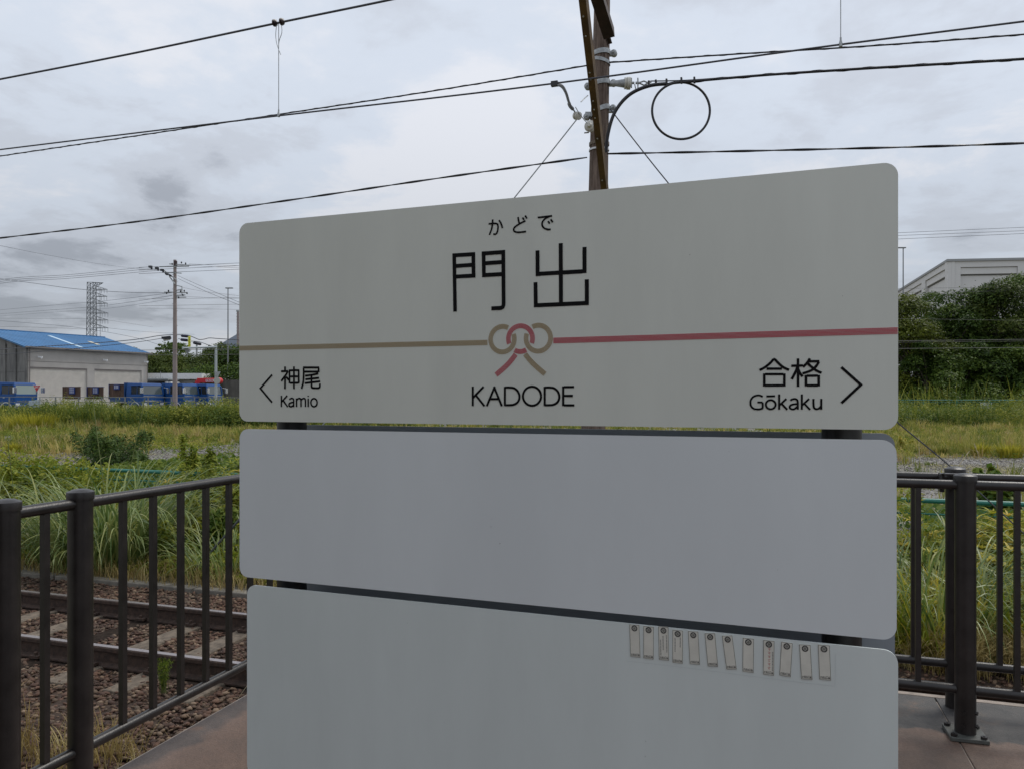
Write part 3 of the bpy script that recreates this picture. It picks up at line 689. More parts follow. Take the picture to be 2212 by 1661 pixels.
# steel angle braces: from the shaft up and out over the track
def angle_iron(a, b, wd, th=0.008, side=1, up=(0, -1, 0)):
    a = Vector(a); b = Vector(b); d = (b-a).normalized(); u = Vector(up); x = d.cross(u).normalized()*side; y = x.cross(d).normalized()
    mb = MB(); prof = [(0, 0), (wd, 0), (wd, th), (th, th), (th, wd), (0, wd)]
    mb.prism([a + x*p + y*q_ for p, q_ in prof], b-a); return mb, x, y, d
b1a = G(1317, 470, 8.70); b1b = G(1259, -60, 6.15)
mb, x_, y_, d_ = angle_iron(b1a, b1b, 0.064, 0.008, side=-1); br = mb.build('brace', M_angle, wp)
mb = MB(); L_ = (b1b-b1a).length
M_holesky = mat('hole_sky_disc', (0.5, 0.5, 0.48), 0.5, 0.2)  # pale discs stand for sky seen through holes in the brace
for t_ in (0.085, 0.115, 0.20, 0.40, 0.49, 0.525, 0.56, 0.645, 0.67, 0.80, 0.865, 0.93):
    for s2 in (1,):
        c = b1a + d_*L_*t_ + x_*0.036; mb.lathe(c - y_*0.004, -y_, [(0.008, 0), (0.008, 0.006), (0.001, 0.007)], 8).cut()
mb.split_build('bolt_or_hole_dot', M_holesky, br)
b2a = G(1328, 80, 8.55); b2b = G(1285, -60, 7.7)
mb, x2, y2, d2 = angle_iron(b2a, b2b, 0.125, 0.012, side=-1); mb.build('brace', M_angle2, wp)
mb, x2, y2, d2 = angle_iron(G(1313, 96, 8.72), G(1268, -60, 7.9), 0.05, 0.008, side=1); mb.build('brace', M_angle2, wp)
# band clamps with lugs
def band(z, lugs=True, tilt=0.0, col_=None, h=0.055, name='band_clamp'):
    c, r_ = pole_at(z); mb = MB(); pts = [(c + Vector((math.cos(a)*(r_+0.006), math.sin(a)*(r_+0.006), tilt*math.cos(a)))) for a in [2*math.pi*k/24 for k in range(24)]]
    for k in range(24):
        p, q_ = pts[k], pts[(k+1) % 24]; mb.hexa([p+Vector((0,0,-h/2)), q_+Vector((0,0,-h/2)), (q_-c)*1.05+c+Vector((0,0,-h/2)), (p-c)*1.05+c+Vector((0,0,-h/2)), p+Vector((0,0,h/2)), q_+Vector((0,0,h/2)), (q_-c)*1.05+c+Vector((0,0,h/2)), (p-c)*1.05+c+Vector((0,0,h/2))])
    if lugs:
        for sg in (-1, 1):
            e = c + Vector((CY*sg*(r_+0.05), SY*sg*(r_+0.05), tilt*sg)); mb.lathe(e + Vector((0, 0.05, 0)), (0, -1, 0), [(0.030, 0), (0.038, 0.02), (0.038, 0.07), (0.025, 0.08)], 12)
            mb.box((c+e)/2 + Vector((CY*sg*0.05, SY*sg*0.05, 0)), (0.09, 0.05, 0.05), rz=YAW)
            mb.lathe(e + Vector((0, -0.04, 0)), (0, -1, 0), [(0.016, 0), (0.016, 0.02)], 6)
    mb.build(name, col_ or M_steel, wp)
zz_at = lambda y: 1.5 + (857-y)/FPX*9.0
band(zz_at(117), tilt=0.012); band(zz_at(133), lugs=False, h=0.04, tilt=-0.03); band(zz_at(183), tilt=0.02); band(zz_at(243), tilt=0.05); band(zz_at(312), lugs=False, h=0.035, name='rusty_band', col_=mat('rusty_band', (0.16, 0.13, 0.10), 0.8, var=0.3, scale=40))
band(zz_at(325), lugs=False, h=0.02, name='white_band', col_=mat('white_tape', (0.7, 0.72, 0.75), 0.6))
# insulators
def insul(a, axis, parent, s_=1.0):
    mb = MB(); mb.lathe(a, axis, [(0.020*s_, 0), (0.03*s_, 0.04*s_), (0.048*s_, 0.16*s_), (0.05*s_, 0.165*s_)], 20); c = mb.build('insulator_neck', M_steel, parent, smooth=35)
    mb = MB(); mb.lathe(Vector(a)+Vector(axis).normalized()*0.162*s_, axis, [(0.045*s_, 0), (0.066*s_, 0.004), (0.066*s_, 0.02*s_), (0.055*s_, 0.026*s_), (0.07*s_, 0.03*s_), (0.07*s_, 0.07*s_), (0.05*s_, 0.075*s_), (0.02, 0.076*s_)], 24); return mb.build('insulator', M_porc, parent, smooth=35)
insul(G(1318, 181, 8.95), Vector((CY, SY, 0)), wp)
mb = MB(); mb.lathe(G(1275, 274, 8.74), (0, -1, 0), [(0.05, -0.06), (0.062, 0), (0.066, 0.012), (0.045, 0.02), (0.052, 0.035), (0.03, 0.045), (0.02, 0.07)], 24); mb.build('insulator', M_porc, wp, smooth=35)
mb = MB(); mb.lathe(G(1247, 251, 8.75), (0.7, -0.5, -0.3), [(0.02, -0.04), (0.045, -0.03), (0.045, -0.005), (0.03, 0.0), (0.045, 0.006), (0.045, 0.03), (0.02, 0.04)], 16); mb.build('insulator', M_porc, wp, smooth=35)
# fittings of the dead-ended cable
mb = MB()
for xx in (1364, 1378): mb.box(G(xx, 180, 8.95), (0.012, 0.03, 0.11)); mb.lathe(G(xx-5, 180, 8.95), (CY, SY, 0), [(0.016, 0), (0.016, 0.06)], 8)
mb.tube([G(1382, 179, 8.95), G(1391, 176, 8.95), G(1398, 179, 8.95), G(1407, 176, 8.95)], 0.009, 6); mb.tube([G(1382, 181, 8.95), G(1391, 185, 8.95), G(1398, 181, 8.95), G(1407, 178, 8.95)], 0.009, 6)
mb.tube([G(1371, 183, 8.95), G(1374, 197, 8.95)], 0.006, 6)
mb.build('dead_end_fitting', M_steel, wp, smooth=50)
mb = MB(); mb.tube([G(1243, 232, 8.7), G(1250, 244, 8.7), G(1262, 260, 8.72), G(1272, 270, 8.70)], 0.005, 6); mb.tube([G(1270, 207, 8.8), G(1263, 213, 8.7), G(1255, 221, 8.6)], 0.006, 6)
mb.tube([G(1262, 288, 8.8), G(1272, 287, 8.8)], 0.008, 6); mb.build('tie_wire', M_steel, wp)

# ------------------------------------------------------------------ wires
def wire(name, pts, r, label, cat='wire', mat_=None, n=6, group=None, sm=True):
    pts = [Vector(p) for p in pts]
    mb = MB(); mb.tube(pts, r, n)
    o = mb.build(name, mat_ or M_wire, None, smooth=60); return tag(o, label, cat, group)
def curve3(pts, k=6):
    P = [np.array(p, float) for p in pts]; n = len(P)
    if n == 2: return [Vector(P[0]), Vector(P[1])]
    h = [max(np.linalg.norm(P[i+1]-P[i]), 1e-6) for i in range(n-1)]; sl = [(P[i+1]-P[i])/h[i] for i in range(n-1)]
    T = [sl[0]] + [(sl[i-1]*h[i]+sl[i]*h[i-1])/(h[i-1]+h[i]) for i in range(1, n-1)] + [sl[-1]]
    T[0] = 1.5*sl[0]-0.5*T[1]; T[-1] = 1.5*sl[-1]-0.5*T[-2]
    out = []
    for i in range(n-1):
        kk = k*max(1, min(4, int(h[i]/3)))
        for j in range(kk):
            t_ = j/kk; a = 2*t_**3-3*t_**2+1; b = t_**3-2*t_**2+t_; c = -2*t_**3+3*t_**2; d = t_**3-t_**2
            out.append(Vector(a*P[i] + b*h[i]*T[i] + c*P[i+1] + d*h[i]*T[i+1]))
    out.append(Vector(P[-1])); return out
# catenary over the track: messenger, contact wire, droppers
YT = 5.45
ctw = curve3([(-28, YT, 3.83), GY(0, 324, YT), GY(602, 251, YT), GY(1198, 181, YT), GY(1816, 97, YT), GY(2212, 47, YT), (8, YT, 3.86)], 8)
wire('contact_wire', ctw, 0.0068, 'taut contact wire over the track, carried by two thin droppers', 'wire', n=8)
msg = curve3([(-28, YT, 4.5), GY(0, 172, YT), GY(300, 113.5, YT), GY(602, 50, YT), GY(845, 0, YT), (-1.0, YT, 4.68), (8, YT, 4.95)], 8)
wire('messenger_wire', msg, 0.0088, 'thick messenger wire above the contact wire, crossing the upper left of the sky', 'wire', n=8)
for (x, y0_, y1_, lb) in ((602, 49, 250, 'thin dropper hanging from a split insulator on the messenger wire'), (1816, -60, 97, 'thin dropper reaching the contact wire past the wooden pole')):
    dr = thing('dropper', GY(x, y1_, YT), lb, 'dropper wire', 'catenary droppers')
    a, b_ = GY(x, y0_, YT), GY(x, y1_-2, YT)
    mb = MB(); mb.tube([a, b_], 0.0032, 6); mb.build('hanger_wire', M_steel, dr)
    mb = MB(); mb.lathe(b_ + Vector((0, 0, -0.02)), (0, 0, 1), [(0.011, 0), (0.012, 0.02), (0.006, 0.045), (0.006, 0.06)], 8); mb.build('wire_clip', M_steel, dr)
    if y0_ > 0:
        mb = MB()
        for sx in (-0.034, 0.034): mb.lathe(a + Vector((sx-0.014, 0, 0.0)), (1, 0, 0), [(0.008, -0.008), (0.028, 0), (0.03, 0.01), (0.012, 0.016), (0.026, 0.022), (0.008, 0.034)], 12)
        mb.build('split_insulator', mat('brown_porcelain', (0.03, 0.018, 0.02), 0.35), dr, smooth=50)
        mb = MB(); mb.tube(curve3([a + Vector((0.02, 0, 0)), a + Vector((0.03, 0, -0.09)), a + Vector((0.006, 0, -0.15)), a + Vector((0.0, 0, -0.18))], 4), 0.0028, 6); mb.tube(curve3([a + Vector((-0.02, 0, -0.02)), a + Vector((-0.028, 0, -0.12)), a + Vector((0.02, 0, -0.27))], 5), 0.0028, 6)
        mb.build('loose_wire_end', M_steel, dr)
def spiral(P, rad, pitch, r, name, label, mat_=None, ndiv=10):
    """a lashing twisted round the straight run P"""
    P = [Vector(p) for p in P]; pts = []; acc = 0
    for i in range(len(P)-1):
        L_ = (P[i+1]-P[i]).length; k_ = max(1, int(L_/pitch*ndiv)); d = (P[i+1]-P[i]).normalized(); x = d.cross(Vector((0, 0, 1))).normalized(); y = x.cross(d)
        for j in range(k_):
            s_ = acc + L_*j/k_; a = 2*math.pi*s_/pitch; pts.append(P[i].lerp(P[i+1], j/k_) + x*math.cos(a)*rad + y*math.sin(a)*rad)
        acc += L_
    mb = MB(); mb.tube(P, rad, 8); mb.tube(pts, r, 4, caps=False)
    return tag(mb.build(name, mat_ or M_rubber, None, smooth=60), label, 'cable')
YP = 8.86
cB = curve3([(-40, YP, 5.0), GY(0, 338, YP), GY(602, 248, YP), GY(1000, 187, YP), GY(1270, 142, YP)], 6)
spiral(cB, 0.009, 0.35, 0.004, 'lashed_cable', 'twisted cable reaching the wooden pole above the contact wire, coming from the warehouse side')
cB2 = curve3([GY(1314, 136, YP), GY(1600, 117, YP), GY(1850, 102, YP), GY(2212, 75, YP), (14, YP, 5.3)], 6)
spiral(cB2, 0.009, 0.35, 0.004, 'lashed_cable', 'twisted cable leaving the wooden pole just above the white insulator, towards the pale building')
cC = [GY(1440, 183, YP)] + curve3([GY(1460, 180, YP), GY(1640, 164, YP), GY(1850, 150, YP), GY(2212, 128, YP), (14, YP, 4.9)], 8)
spiral(cC, 0.0145, 0.5, 0.0055, 'main_cable', 'thickest black cable, ending beside the round spare loop at the insulator')
mb = MB(); mb.tube(curve3([GY(1309, 330, 8.75), GY(1314, 287, 8.72), GY(1330, 240, 8.72), GY(1362, 204, 8.76), GY(1400, 187, 8.8), GY(1440, 182, YP)], 8), 0.020, 12)
tag(mb.build('drop_cable', M_rubber, None, smooth=60), 'thick black cable curving down from the insulator to the wooden pole', 'cable')
mb = MB(); c = GY(1471, 240, YP); rad = 0.325
mb.tube([c + Vector((CY*math.cos(a)*rad, SY*math.cos(a)*rad, math.sin(a)*rad*0.985)) for a in [2*math.pi*k/64 for k in range(65)]], 0.0135, 10)
for xx, yy in ((1402, 182), (1417, 180), (1440, 178), (1472, 175), (1500, 174)): mb.box(GY(xx, yy, YP) , (0.02, 0.05, 0.06))
tag(mb.build('cable_loop', M_rubber, None, smooth=60), 'round spare loop of black cable hanging against the sky beside the wooden pole', 'cable loop')
wire('support_strand', curve3([GY(1407, 176, YP), GY(1480, 174.5, YP), GY(1560, 169, YP), GY(1640, 163.5, YP)], 4), 0.007, 'thin steel strand running just above the black loop into the thickest cable', 'wire')
# flat twisted cable
def ribbon(P, wd, pitch, name, label):
    P = [Vector(p) for p in P]; mb = MB(); acc = 0; rings = []
    for i in range(len(P)):
        if i: acc += (P[i]-P[i-1]).length
        d = (P[min(i+1, len(P)-1)]-P[max(i-1, 0)]).normalized(); x = d.cross(Vector((0, 0, 1))).normalized(); y = x.cross(d); a = math.pi*acc/pitch
        u = x*math.cos(a)+y*math.sin(a); v = -x*math.sin(a)+y*math.cos(a)
        rings.append([P[i] + u*wd*c1_ + v*wd*0.5*c2_ for c1_, c2_ in ((1,0),(0.6,1),(-0.6,1),(-1,0),(-0.6,-1),(0.6,-1))])
    vs = [v for r_ in rings for v in r_]; fs = [(i*6+k, i*6+(k+1) % 6, (i+1)*6+(k+1) % 6, (i+1)*6+k) for i in range(len(P)-1) for k in range(6)]
    mb.add(vs, fs); return tag(mb.build(name, M_rubber, None, smooth=60), label, 'cable')
YD = 8.70
ribbon(curve3([(-36, YD, 3.75), GY(0, 515, YD), GY(300, 479, YD), GY(640, 431, YD), GY(960, 384, YD), GY(1268, 341, YD)], 40), 0.0135, 0.62, 'flat_cable', 'flat twisted black cable, lowest of those reaching the wooden pole from the left side')
ribbon(curve3([GY(1311, 333, YD), GY(1420, 331, YD), GY(1700, 325, YD), GY(2212, 310, YD), (14, YD, 4.2)], 40), 0.0135, 0.62, 'flat_cable', 'flat twisted black cable leaving the wooden pole just above the station sign')
# curved feeder lead on the contact wire
mb = MB(); mb.tube(curve3([GY(1198, 183, 5.6), GY(1212, 186, 6.2), GY(1222, 200, 7.0), GY(1229, 222, 7.9), GY(1233, 232, 8.4), GY(1240, 240, 8.6), GY(1247, 250, 8.7)], 6), [0.014]*20 + [0.02]*9 + [0.008]*8, 8); mb.box(GY(1198, 182, YT), (0.05, 0.03, 0.035))
tag(mb.build('pull_off_arm', M_rubber, None, smooth=60), 'bent black pull off arm gripping the contact wire beside the wooden pole', 'wire arm')
# guy wires
GL = [GY(1256, 246, 8.85), GY(1108, 432, 8.6), GY(700, 914, 8.25), GZ(405, 1249, BZ)]
wire('guy_wire', curve3(GL, 5), 0.0075, 'slanting guy wire running from the wooden pole down into the weeds on the left', 'guy wire', M_steel)
a = GL[-1]; b_ = (GL[-2]-a).normalized()
mb = MB(); mb.tube([a, a + b_*0.95], 0.014, 8); tag(mb.build('guy_anchor_rod', mat('guy_guard', (0.05, 0.055, 0.06), 0.5), None), 'dark anchor rod of the guy wire standing in dry grass beside the kerb', 'anchor rod')
GR = [GY(1318, 236, 8.85), GY(1445, 398, 8.75), GY(1941, 914, 8.6), GY(2045, 1000, 8.6), GY(2187, 1129, 8.6), Vector((3.15, 8.6, BZ))]
wire('guy_wire', curve3(GR, 5), 0.0075, 'slanting guy wire running from the wooden pole down behind the double railing', 'guy wire', M_wire)

# ------------------------------------------------------------------ concrete utility pole in the street beyond
def ft(pts): return [G(*p) for p in pts]
FP = 66.0
M_cpole = mat('concrete_pole', (0.29, 0.24, 0.23), 0.85, var=0.12, scale=1.2); M_far = mat('far_wire', (0.10, 0.105, 0.12), 0.7)
M_box = mat('closure_black', (0.02, 0.022, 0.03), 0.5); M_yel = mat('yellow_guard', (0.62, 0.62, 0.03), 0.5); M_grey = mat('grey_metal', (0.33, 0.35, 0.36), 0.6, var=0.1, scale=3)
bp_ = G(378, 857, FP); bp_.z = BZ
cp = thing('concrete_utility_pole', bp_, 'tall concrete utility pole with crossarms, black closures and a yellow guard before the trees', 'utility pole')
m = MB(); m.lathe(bp_, (0, 0, 1), [(0.21, 0), (0.17, 7.0), (0.125, 13.8)], 16); m.build('shaft', M_cpole, cp, smooth=50)
m = MB(); m.lathe(G(379, 566, FP)+Vector((0, 0, -0.45)), (0, 0, 1), [(0.15, 0), (0.15, 0.5)], 12); m.build('top_sleeve', mat('pole_cap', (0.05, 0.03, 0.03), 0.6), cp)
m = MB(); s_ = 0.045
for a, b_ in (((345, 577), (408, 576)), ((366, 571), (412, 574)), ((352, 589), (392, 591)), ((352, 583), (382, 606)), ((366, 598), (378, 614)), ((370, 632), (404, 633)), ((378, 639), (400, 638)), ((380, 617), (393, 620)), ((393, 620), (393, 639)), ((378, 643), (402, 643)), ((380, 628), (394, 626)), ((355, 632), (372, 632))):
    m.bar(G(*a, FP), G(*b_, FP-0.3), s_*1.6, s_*1.6).cut()
m.split_build('crossarm', M_grey, cp)
m = MB()
for k in range(16): z = 2.6 + k*0.62; p = Vector((bp_.x, bp_.y, z)); m.bar(p + Vector((CY*-0.24, SY*-0.24, 0)) if k % 2 else p, p + Vector((CY*0.24, SY*0.24, 0)) if k % 2 == 0 else p, 0.03, 0.03).cut()
m.split_build('climbing_step', M_grey, cp)
m = MB()
for (x, y) in ((325, 577), (339, 580), (350, 584)): m.box(G(x, y, FP-0.4), (0.26, 0.2, 0.17)); m.box(G(x+2.5, y+3, FP-0.4), (0.10, 0.12, 0.22)).cut()
for (x, y) in ((358, 590), (366, 593)): m.lathe(G(x-2, y+1, FP-0.3), (CY, SY, -0.5), [(0.03, 0), (0.09, 0.1), (0.09, 0.22), (0.03, 0.34)], 8).cut()
for (x, y) in ((372, 571), (392, 568), (401, 570), (360, 634), (364, 629), (390, 630), (398, 629), (404, 634), (395, 638), (386, 643)): m.lathe(G(x, y, FP-0.3), (0, 0, 1), [(0.04, -0.08), (0.07, 0), (0.04, 0.08)], 6).cut()
m.split_build('insulator', M_box, cp)
m = MB(); m.hexa(ft([(350, 730, FP), (368, 728.5, FP), (368, 728.5, FP+.3), (350, 730, FP+.3), (349, 728, FP), (369.5, 726, FP), (369.5, 726, FP+.3), (349, 728, FP+.3)])); m.box(G(359.5, 730.5, FP), (0.72, 0.3, 0.20), rz=YAW); m.build('cable_closure', M_box, cp)
m = MB(); m.hexa(ft([(354, 738, FP), (368, 735, FP), (368, 735, FP+.3), (354, 738, FP+.3), (352, 733.5, FP), (369.5, 730.7, FP), (369.5, 730.7, FP+.3), (352, 733.5, FP+.3)])); m.build('grey_closure', mat('closure_grey', (0.5, 0.5, 0.5), 0.6), cp)
for (x, y) in ((399, 726.5), (398, 735)):
    m = MB(); a = G(x-8, y-0.8, FP-0.2); b_ = G(x+8, y+0.8, FP-0.2); m.tube([a, a.lerp(b_, .1), a.lerp(b_, .9), b_], [0.05, 0.12, 0.12, 0.05], 8); m.build('cable_closure', mat('closure_navy', (0.016, 0.018, 0.045), 0.5), cp, smooth=50)
m = MB(); m.tube([G(417, 741.5, FP-0.2), G(419, 741, FP-0.2), G(433, 744, FP-0.2), G(435, 744, FP-0.2)], [0.05, 0.12, 0.12, 0.05], 8); m.build('cable_closure', M_box, cp, smooth=50)
m = MB(); pts = []
for k in range(60): t_ = k/59; a = t_*2*math.pi*7; p = G(409, 727 + 24*t_, FP-0.2); pts.append(p + Vector((CY*math.cos(a)*0.085, SY*math.cos(a)*0.085, 0)) + Vector((-SY, CY, 0))*math.sin(a)*0.085)
m.tube(pts, 0.05, 6); m.tube([G(409, 727, FP-0.2), G(408.5, 751, FP-0.2)], 0.06, 8); m.build('yellow_guard', M_yel, cp, smooth=60)
# the wires it carries
FW = [
 ([(-60,617,70),(0,605.5,70),(150,594,68),(322,577,FP)], 'uppermost of the three thin wires rising to the crossarm of the concrete pole', 0.016),
 ([(-60,620,70),(0,609,70),(150,598,68),(336,580,FP)], 'middle one of the three thin wires rising to the crossarm of the concrete pole', 0.016),
 ([(-60,624,70),(0,613,70),(150,602,68),(348,584,FP)], 'lowest of the three thin wires rising to the crossarm of the concrete pole', 0.016),
 ([(408,571,FP),(460,573,70),(560,576,80)], 'top thin wire between the concrete pole and the station sign', 0.014),
 ([(408,574,FP),(460,577,70),(560,581,80)], 'second thin wire between the concrete pole and the station sign', 0.014),
 ([(384,596,FP),(440,621,60),(520,655,52),(600,690,46)], 'upper slanting wire falling from the concrete pole behind the station sign', 0.014),
 ([(384,602,FP),(440,628,60),(520,661,52),(600,697,46)], 'lower slanting wire falling from the concrete pole behind the station sign', 0.014),
 ([(0,531,60),(100,551,75),(230,573,95),(350,585,120)], 'faint wire sloping down from the left side of the sky towards the concrete pole', 0.013),
 ([(-20,600,80),(70,612,75),(190,627,70),(300,633,68),(372,633,FP)], 'sagging wire crossing in front of the lattice tower to the lower crossarm', 0.02),
 ([(-20,672,140),(100,661,120),(230,650,90),(372,633,FP)], 'upper faint wire passing behind the lattice tower to the concrete pole', 0.018),
 ([(-20,680,140),(100,671,120),(230,660,90),(372,639,FP)], 'middle faint wire passing behind the lattice tower to the concrete pole', 0.018),
 ([(-20,685,140),(100,676,120),(240,666,90),(374,645,FP)], 'lower faint wire passing behind the lattice tower to the concrete pole', 0.013),
 ([(-20,692,100),(60,698,100),(200,713,95),(300,732,92),(340,744,90)], 'low faint wire dropping behind the blue warehouse roof', 0.018),
 ([(-30,757,58),(60,751,60),(200,742,62),(300,733,64),(350,725,FP),(376,723.5,FP)], 'upper thick cable sweeping past the blue warehouse roof to the concrete pole', 0.032),
 ([(-30,768,58),(60,762,60),(200,750,62),(300,739,64),(352,731,FP)], 'lower cable sweeping past the blue warehouse roof to the concrete pole', 0.024),
 ([(381,724,FP),(391,724,FP),(407,725,FP),(420,730,FP),(430,734,FP),(440,733.5,FP),(450,731,FP),(470,732,FP),(520,735,FP),(600,738,FP)], 'drooping thick cable leaving the concrete pole above the treetops', 0.032),
 ([(385,732,FP),(407,737,FP),(430,739,FP),(448,745,FP),(458,748.5,FP),(466,748,FP),(480,745,FP),(520,747,FP),(600,752,FP)], 'second drooping cable leaving the concrete pole, just above the treetops', 0.026),
 ([(383,640,FP),(440,643,68),(520,646,72),(600,648,76)], 'faint level wire from the lower crossarm towards the station sign', 0.010),
 ([(393,621,FP),(420,627,68),(520,640,72),(600,648,76)], 'faint falling wire from the small bracket on the concrete pole', 0.010),
]
for pts, lb, r_ in FW: wire('overhead_wire', curve3(ft(pts), 5), r_, lb, 'wire', M_far, n=5, group='wires around the concrete pole')
for k, (y0_, y1_) in enumerate(((503.5, 491), (509.5, 498.5), (517, 504.5))):
    wire('overhead_wire', curve3(ft([(300, y0_+75, 60), (900, y0_+48, 60), (1500, y0_+19, 60), (1944, y0_, 60), (2080, (y0_+y1_)/2+0.3, 60), (2230, y1_, 60), (2900, y1_-32, 60)]), 4), 0.015, ['uppermost', 'middle one', 'lowest'][k] + ' of three thin wires above the lamp post and the pale building', 'wire', M_far, n=5, group='three wires above the pale building')
M_lite = mat('bright_wire', (0.16, 0.16, 0.15), 0.6)
for k, (y0_, y1_, f_, r_) in enumerate(((737, 733.5, 40, 0.011), (740, 737, 40, 0.007), (753.5, 751, 40, 0.011), (689, 693, 44, 0.006), (624, 620, 70, 0.014), (633, 628, 70, 0.014))):
    wire('overhead_wire', ft([(300, y0_-(y1_-y0_)*5.7, f_), (1944, y0_, f_), (2230, y1_, f_), (2900, y1_+(y1_-y0_)*2.3, f_)]), r_, ['pale wire drawn across the dark trees, highest of the close pair', 'pale wire drawn across the dark trees, lower of the close pair', 'lowest pale wire drawn across the dark trees', 'faintest wire crossing the middle of the tree crowns', 'higher thin wire crossing the wall of the pale building', 'lower thin wire crossing the wall of the pale building'][k], 'wire', M_lite, n=5, group='wires in front of the trees and pale building')
# ------------------------------------------------------------------ distant landscape and buildings
M_hill = mat('hill_haze', (0.14, 0.165, 0.20), 1.0, var=0.15, scale=0.02)
def hill(name, pts, f, depth, mat_, label=None):
    """ridge line pts in picture terms at distance f, with slopes front and back"""
    vs = []; 
    for i, (x, y) in enumerate(pts):
        top = G(x, y, f); fr = G(x, y, f - depth); bk = G(x, y, f + depth)
        mid1 = top.lerp(fr, 0.5); mid1.z = BZ + (top.z - BZ)*0.55; mid2 = top.lerp(bk, 0.5); mid2.z = mid1.z
        vs += [(fr.x, fr.y, BZ-1), mid1, top, mid2, (bk.x, bk.y, BZ-1)]
    m = MB(); m.add(vs, [(i*5+k, (i+1)*5+k, (i+1)*5+k+1, i*5+k+1) for i in range(len(pts)-1) for k in range(4)])
    return tag(m.build(name, mat_, smooth=180), kind='structure')
hill('mountain', [(440, 800), (466, 752), (480, 741), (497, 731), (516, 720), (536, 711), (570, 700), (620, 708), (680, 730), (760, 765), (860, 810)], 900, 180, mat('mountain', (0.075, 0.095, 0.125), 1.0, var=0.12, scale=0.01))
hill('hill', [(-300, 800), (-100, 775), (180, 762), (258, 757), (290, 762), (320, 768), (356, 772), (420, 778), (600, 778), (900, 782), (1500, 785), (2400, 800)], 480, 90, mat('wooded_hill', (0.045, 0.062, 0.052), 1.0, var=0.4, scale=0.05))

M_roofb = mat('blue_roof', (0.055, 0.18, 0.37), 0.65, 0, var=0.10, scale=0.6); M_wall = mat('warehouse_wall', (0.49, 0.465, 0.435), 0.9, var=0.08, scale=0.5)
M_shut = mat('shutter_slat', (0.80, 0.765, 0.71), 0.7, var=0.06, scale=1.5); M_oldc = mat('stained_concrete', (0.10, 0.10, 0.098), 0.95, scale=0.8, col2=(0.26, 0.255, 0.24), lo=0.3, hi=0.7, stretch=(1.6, 1.6, 0.4))
M_gut = mat('gutter', (0.22, 0.20, 0.19), 0.7); M_white = mat('white_paint', (0.70, 0.71, 0.72), 0.6, var=0.05, scale=1); M_glassd = mat('dark_glass', (0.012, 0.015, 0.02), 0.12, spec=0.8)
# warehouse frame: A near corner, B far corner of the shutter front
A = G(60, 857, 78); A.z = BZ; B = G(317.5, 857, 89.8); B.z = BZ
D = (B - A); LW = D.length; D.normalize(); N = Vector((-D.y, D.x, 0))      # N points back into the building
if N.y < 0: N = -N
EV = 6.5; RG = 8.6; HB = 8.45
def W(u, n, z): return A + D*u + N*n + Vector((0, 0, z - BZ))
wh = thing('warehouse', A, 'warehouse with bright blue metal roof, beige front and two large shutters', 'warehouse')
def UW(x):
    t = (x-1106.0)/FPX; a0 = A - EYE; ra, fa = CY*a0.x + SY*a0.y, -SY*a0.x + CY*a0.y; rd, fd = CY*D.x + SY*D.y, -SY*D.x + CY*D.y
    return (t*fa - ra)/(rd - t*fd)
m = MB(); sh = [(UW(64.6), UW(188.5)), (UW(204), UW(306))]; SHT = 4.52
def quadbox(m, u0, u1, z0, z1, n0, n1): m.hexa([W(u0, n0, z0), W(u1, n0, z0), W(u1, n1, z0), W(u0, n1, z0), W(u0, n0, z1), W(u1, n0, z1), W(u1, n1, z1), W(u0, n1, z1)])
quadbox(m, 0, LW, SHT, EV, 0, 0.3); quadbox(m, 0, sh[0][0], BZ, SHT-.002, 0, 0.3); quadbox(m, sh[0][1], sh[1][0], BZ, SHT-.002, 0, 0.3); quadbox(m, sh[1][1], LW, BZ, SHT-.002, 0, 0.3)
quadbox(m, LW-0.3, LW-.004, BZ, EV-.01, 0.302, 2*HB); quadbox(m, 0.3, LW-.31, BZ, EV-.01, 2*HB-.3, 2*HB-.01)
m.prism([W(LW-0.29, 0.01, EV), W(LW-0.29, 2*HB-.01, EV), W(LW-0.29, HB, RG-.05)], D*0.28)
wallo = m.build('wall', M_wall, wh)
m = MB(); 
# gable end: weathered concrete panels
nP = 9; pw = 2*HB/nP
for i in range(nP):
    for (z0, z1) in ((BZ, 1.55), (1.57, 4.0), (4.02, EV-0.02)):
        m = MB(); n0 = i*pw + 0.03; n1 = (i+1)*pw - 0.03
        m.hexa([W(-0.06, n0, z0), W(0.20, n0, z0), W(0.20, n1, z0), W(-0.06, n1, z0), W(-0.06, n0, z1), W(0.20, n0, z1), W(0.20, n1, z1), W(-0.06, n1, z1)]); m.build('concrete_panel', M_oldc, wh)
m = MB(); m.prism([W(-0.05, 0.05, EV), W(-0.05, 2*HB-0.05, EV), W(-0.05, HB, RG-0.06)], D*0.2); m.build('gable_panel', M_oldc, wh)
m = MB()
for i in (0, 1, 2, 3, 4, 5, 6, 7, 8): m.bar(W(-0.13, i*pw+0.02, BZ), W(-0.13, i*pw+0.02, EV-0.05 + 0.25*min(i, 9-i)), 0.16, 0.16)
m.build('column', M_oldc, wh)
m = MB(); m.hexa([W(-0.12, 1.1, -0.3), W(-0.07, 1.1, -0.3), W(-0.07, 4.2, -0.3), W(-0.12, 4.2, -0.3), W(-0.12, 1.1, 1.0), W(-0.07, 1.1, 1.0), W(-0.07, 4.2, 1.0), W(-0.12, 4.2, 1.0)]); wi = m.build('window', M_glassd, wh)
m = MB()
for a, b_ in (((1.0, 1.05), (4.3, 1.05)), ((1.05, -0.4), (1.05, 1.05)), ((4.25, -0.4), (4.25, 1.05)), ((2.65, -0.4), (2.65, 1.05))): m.bar(W(-0.14, *a), W(-0.14, *b_), 0.07, 0.09)
m.build('window_frame', M_white, wi)
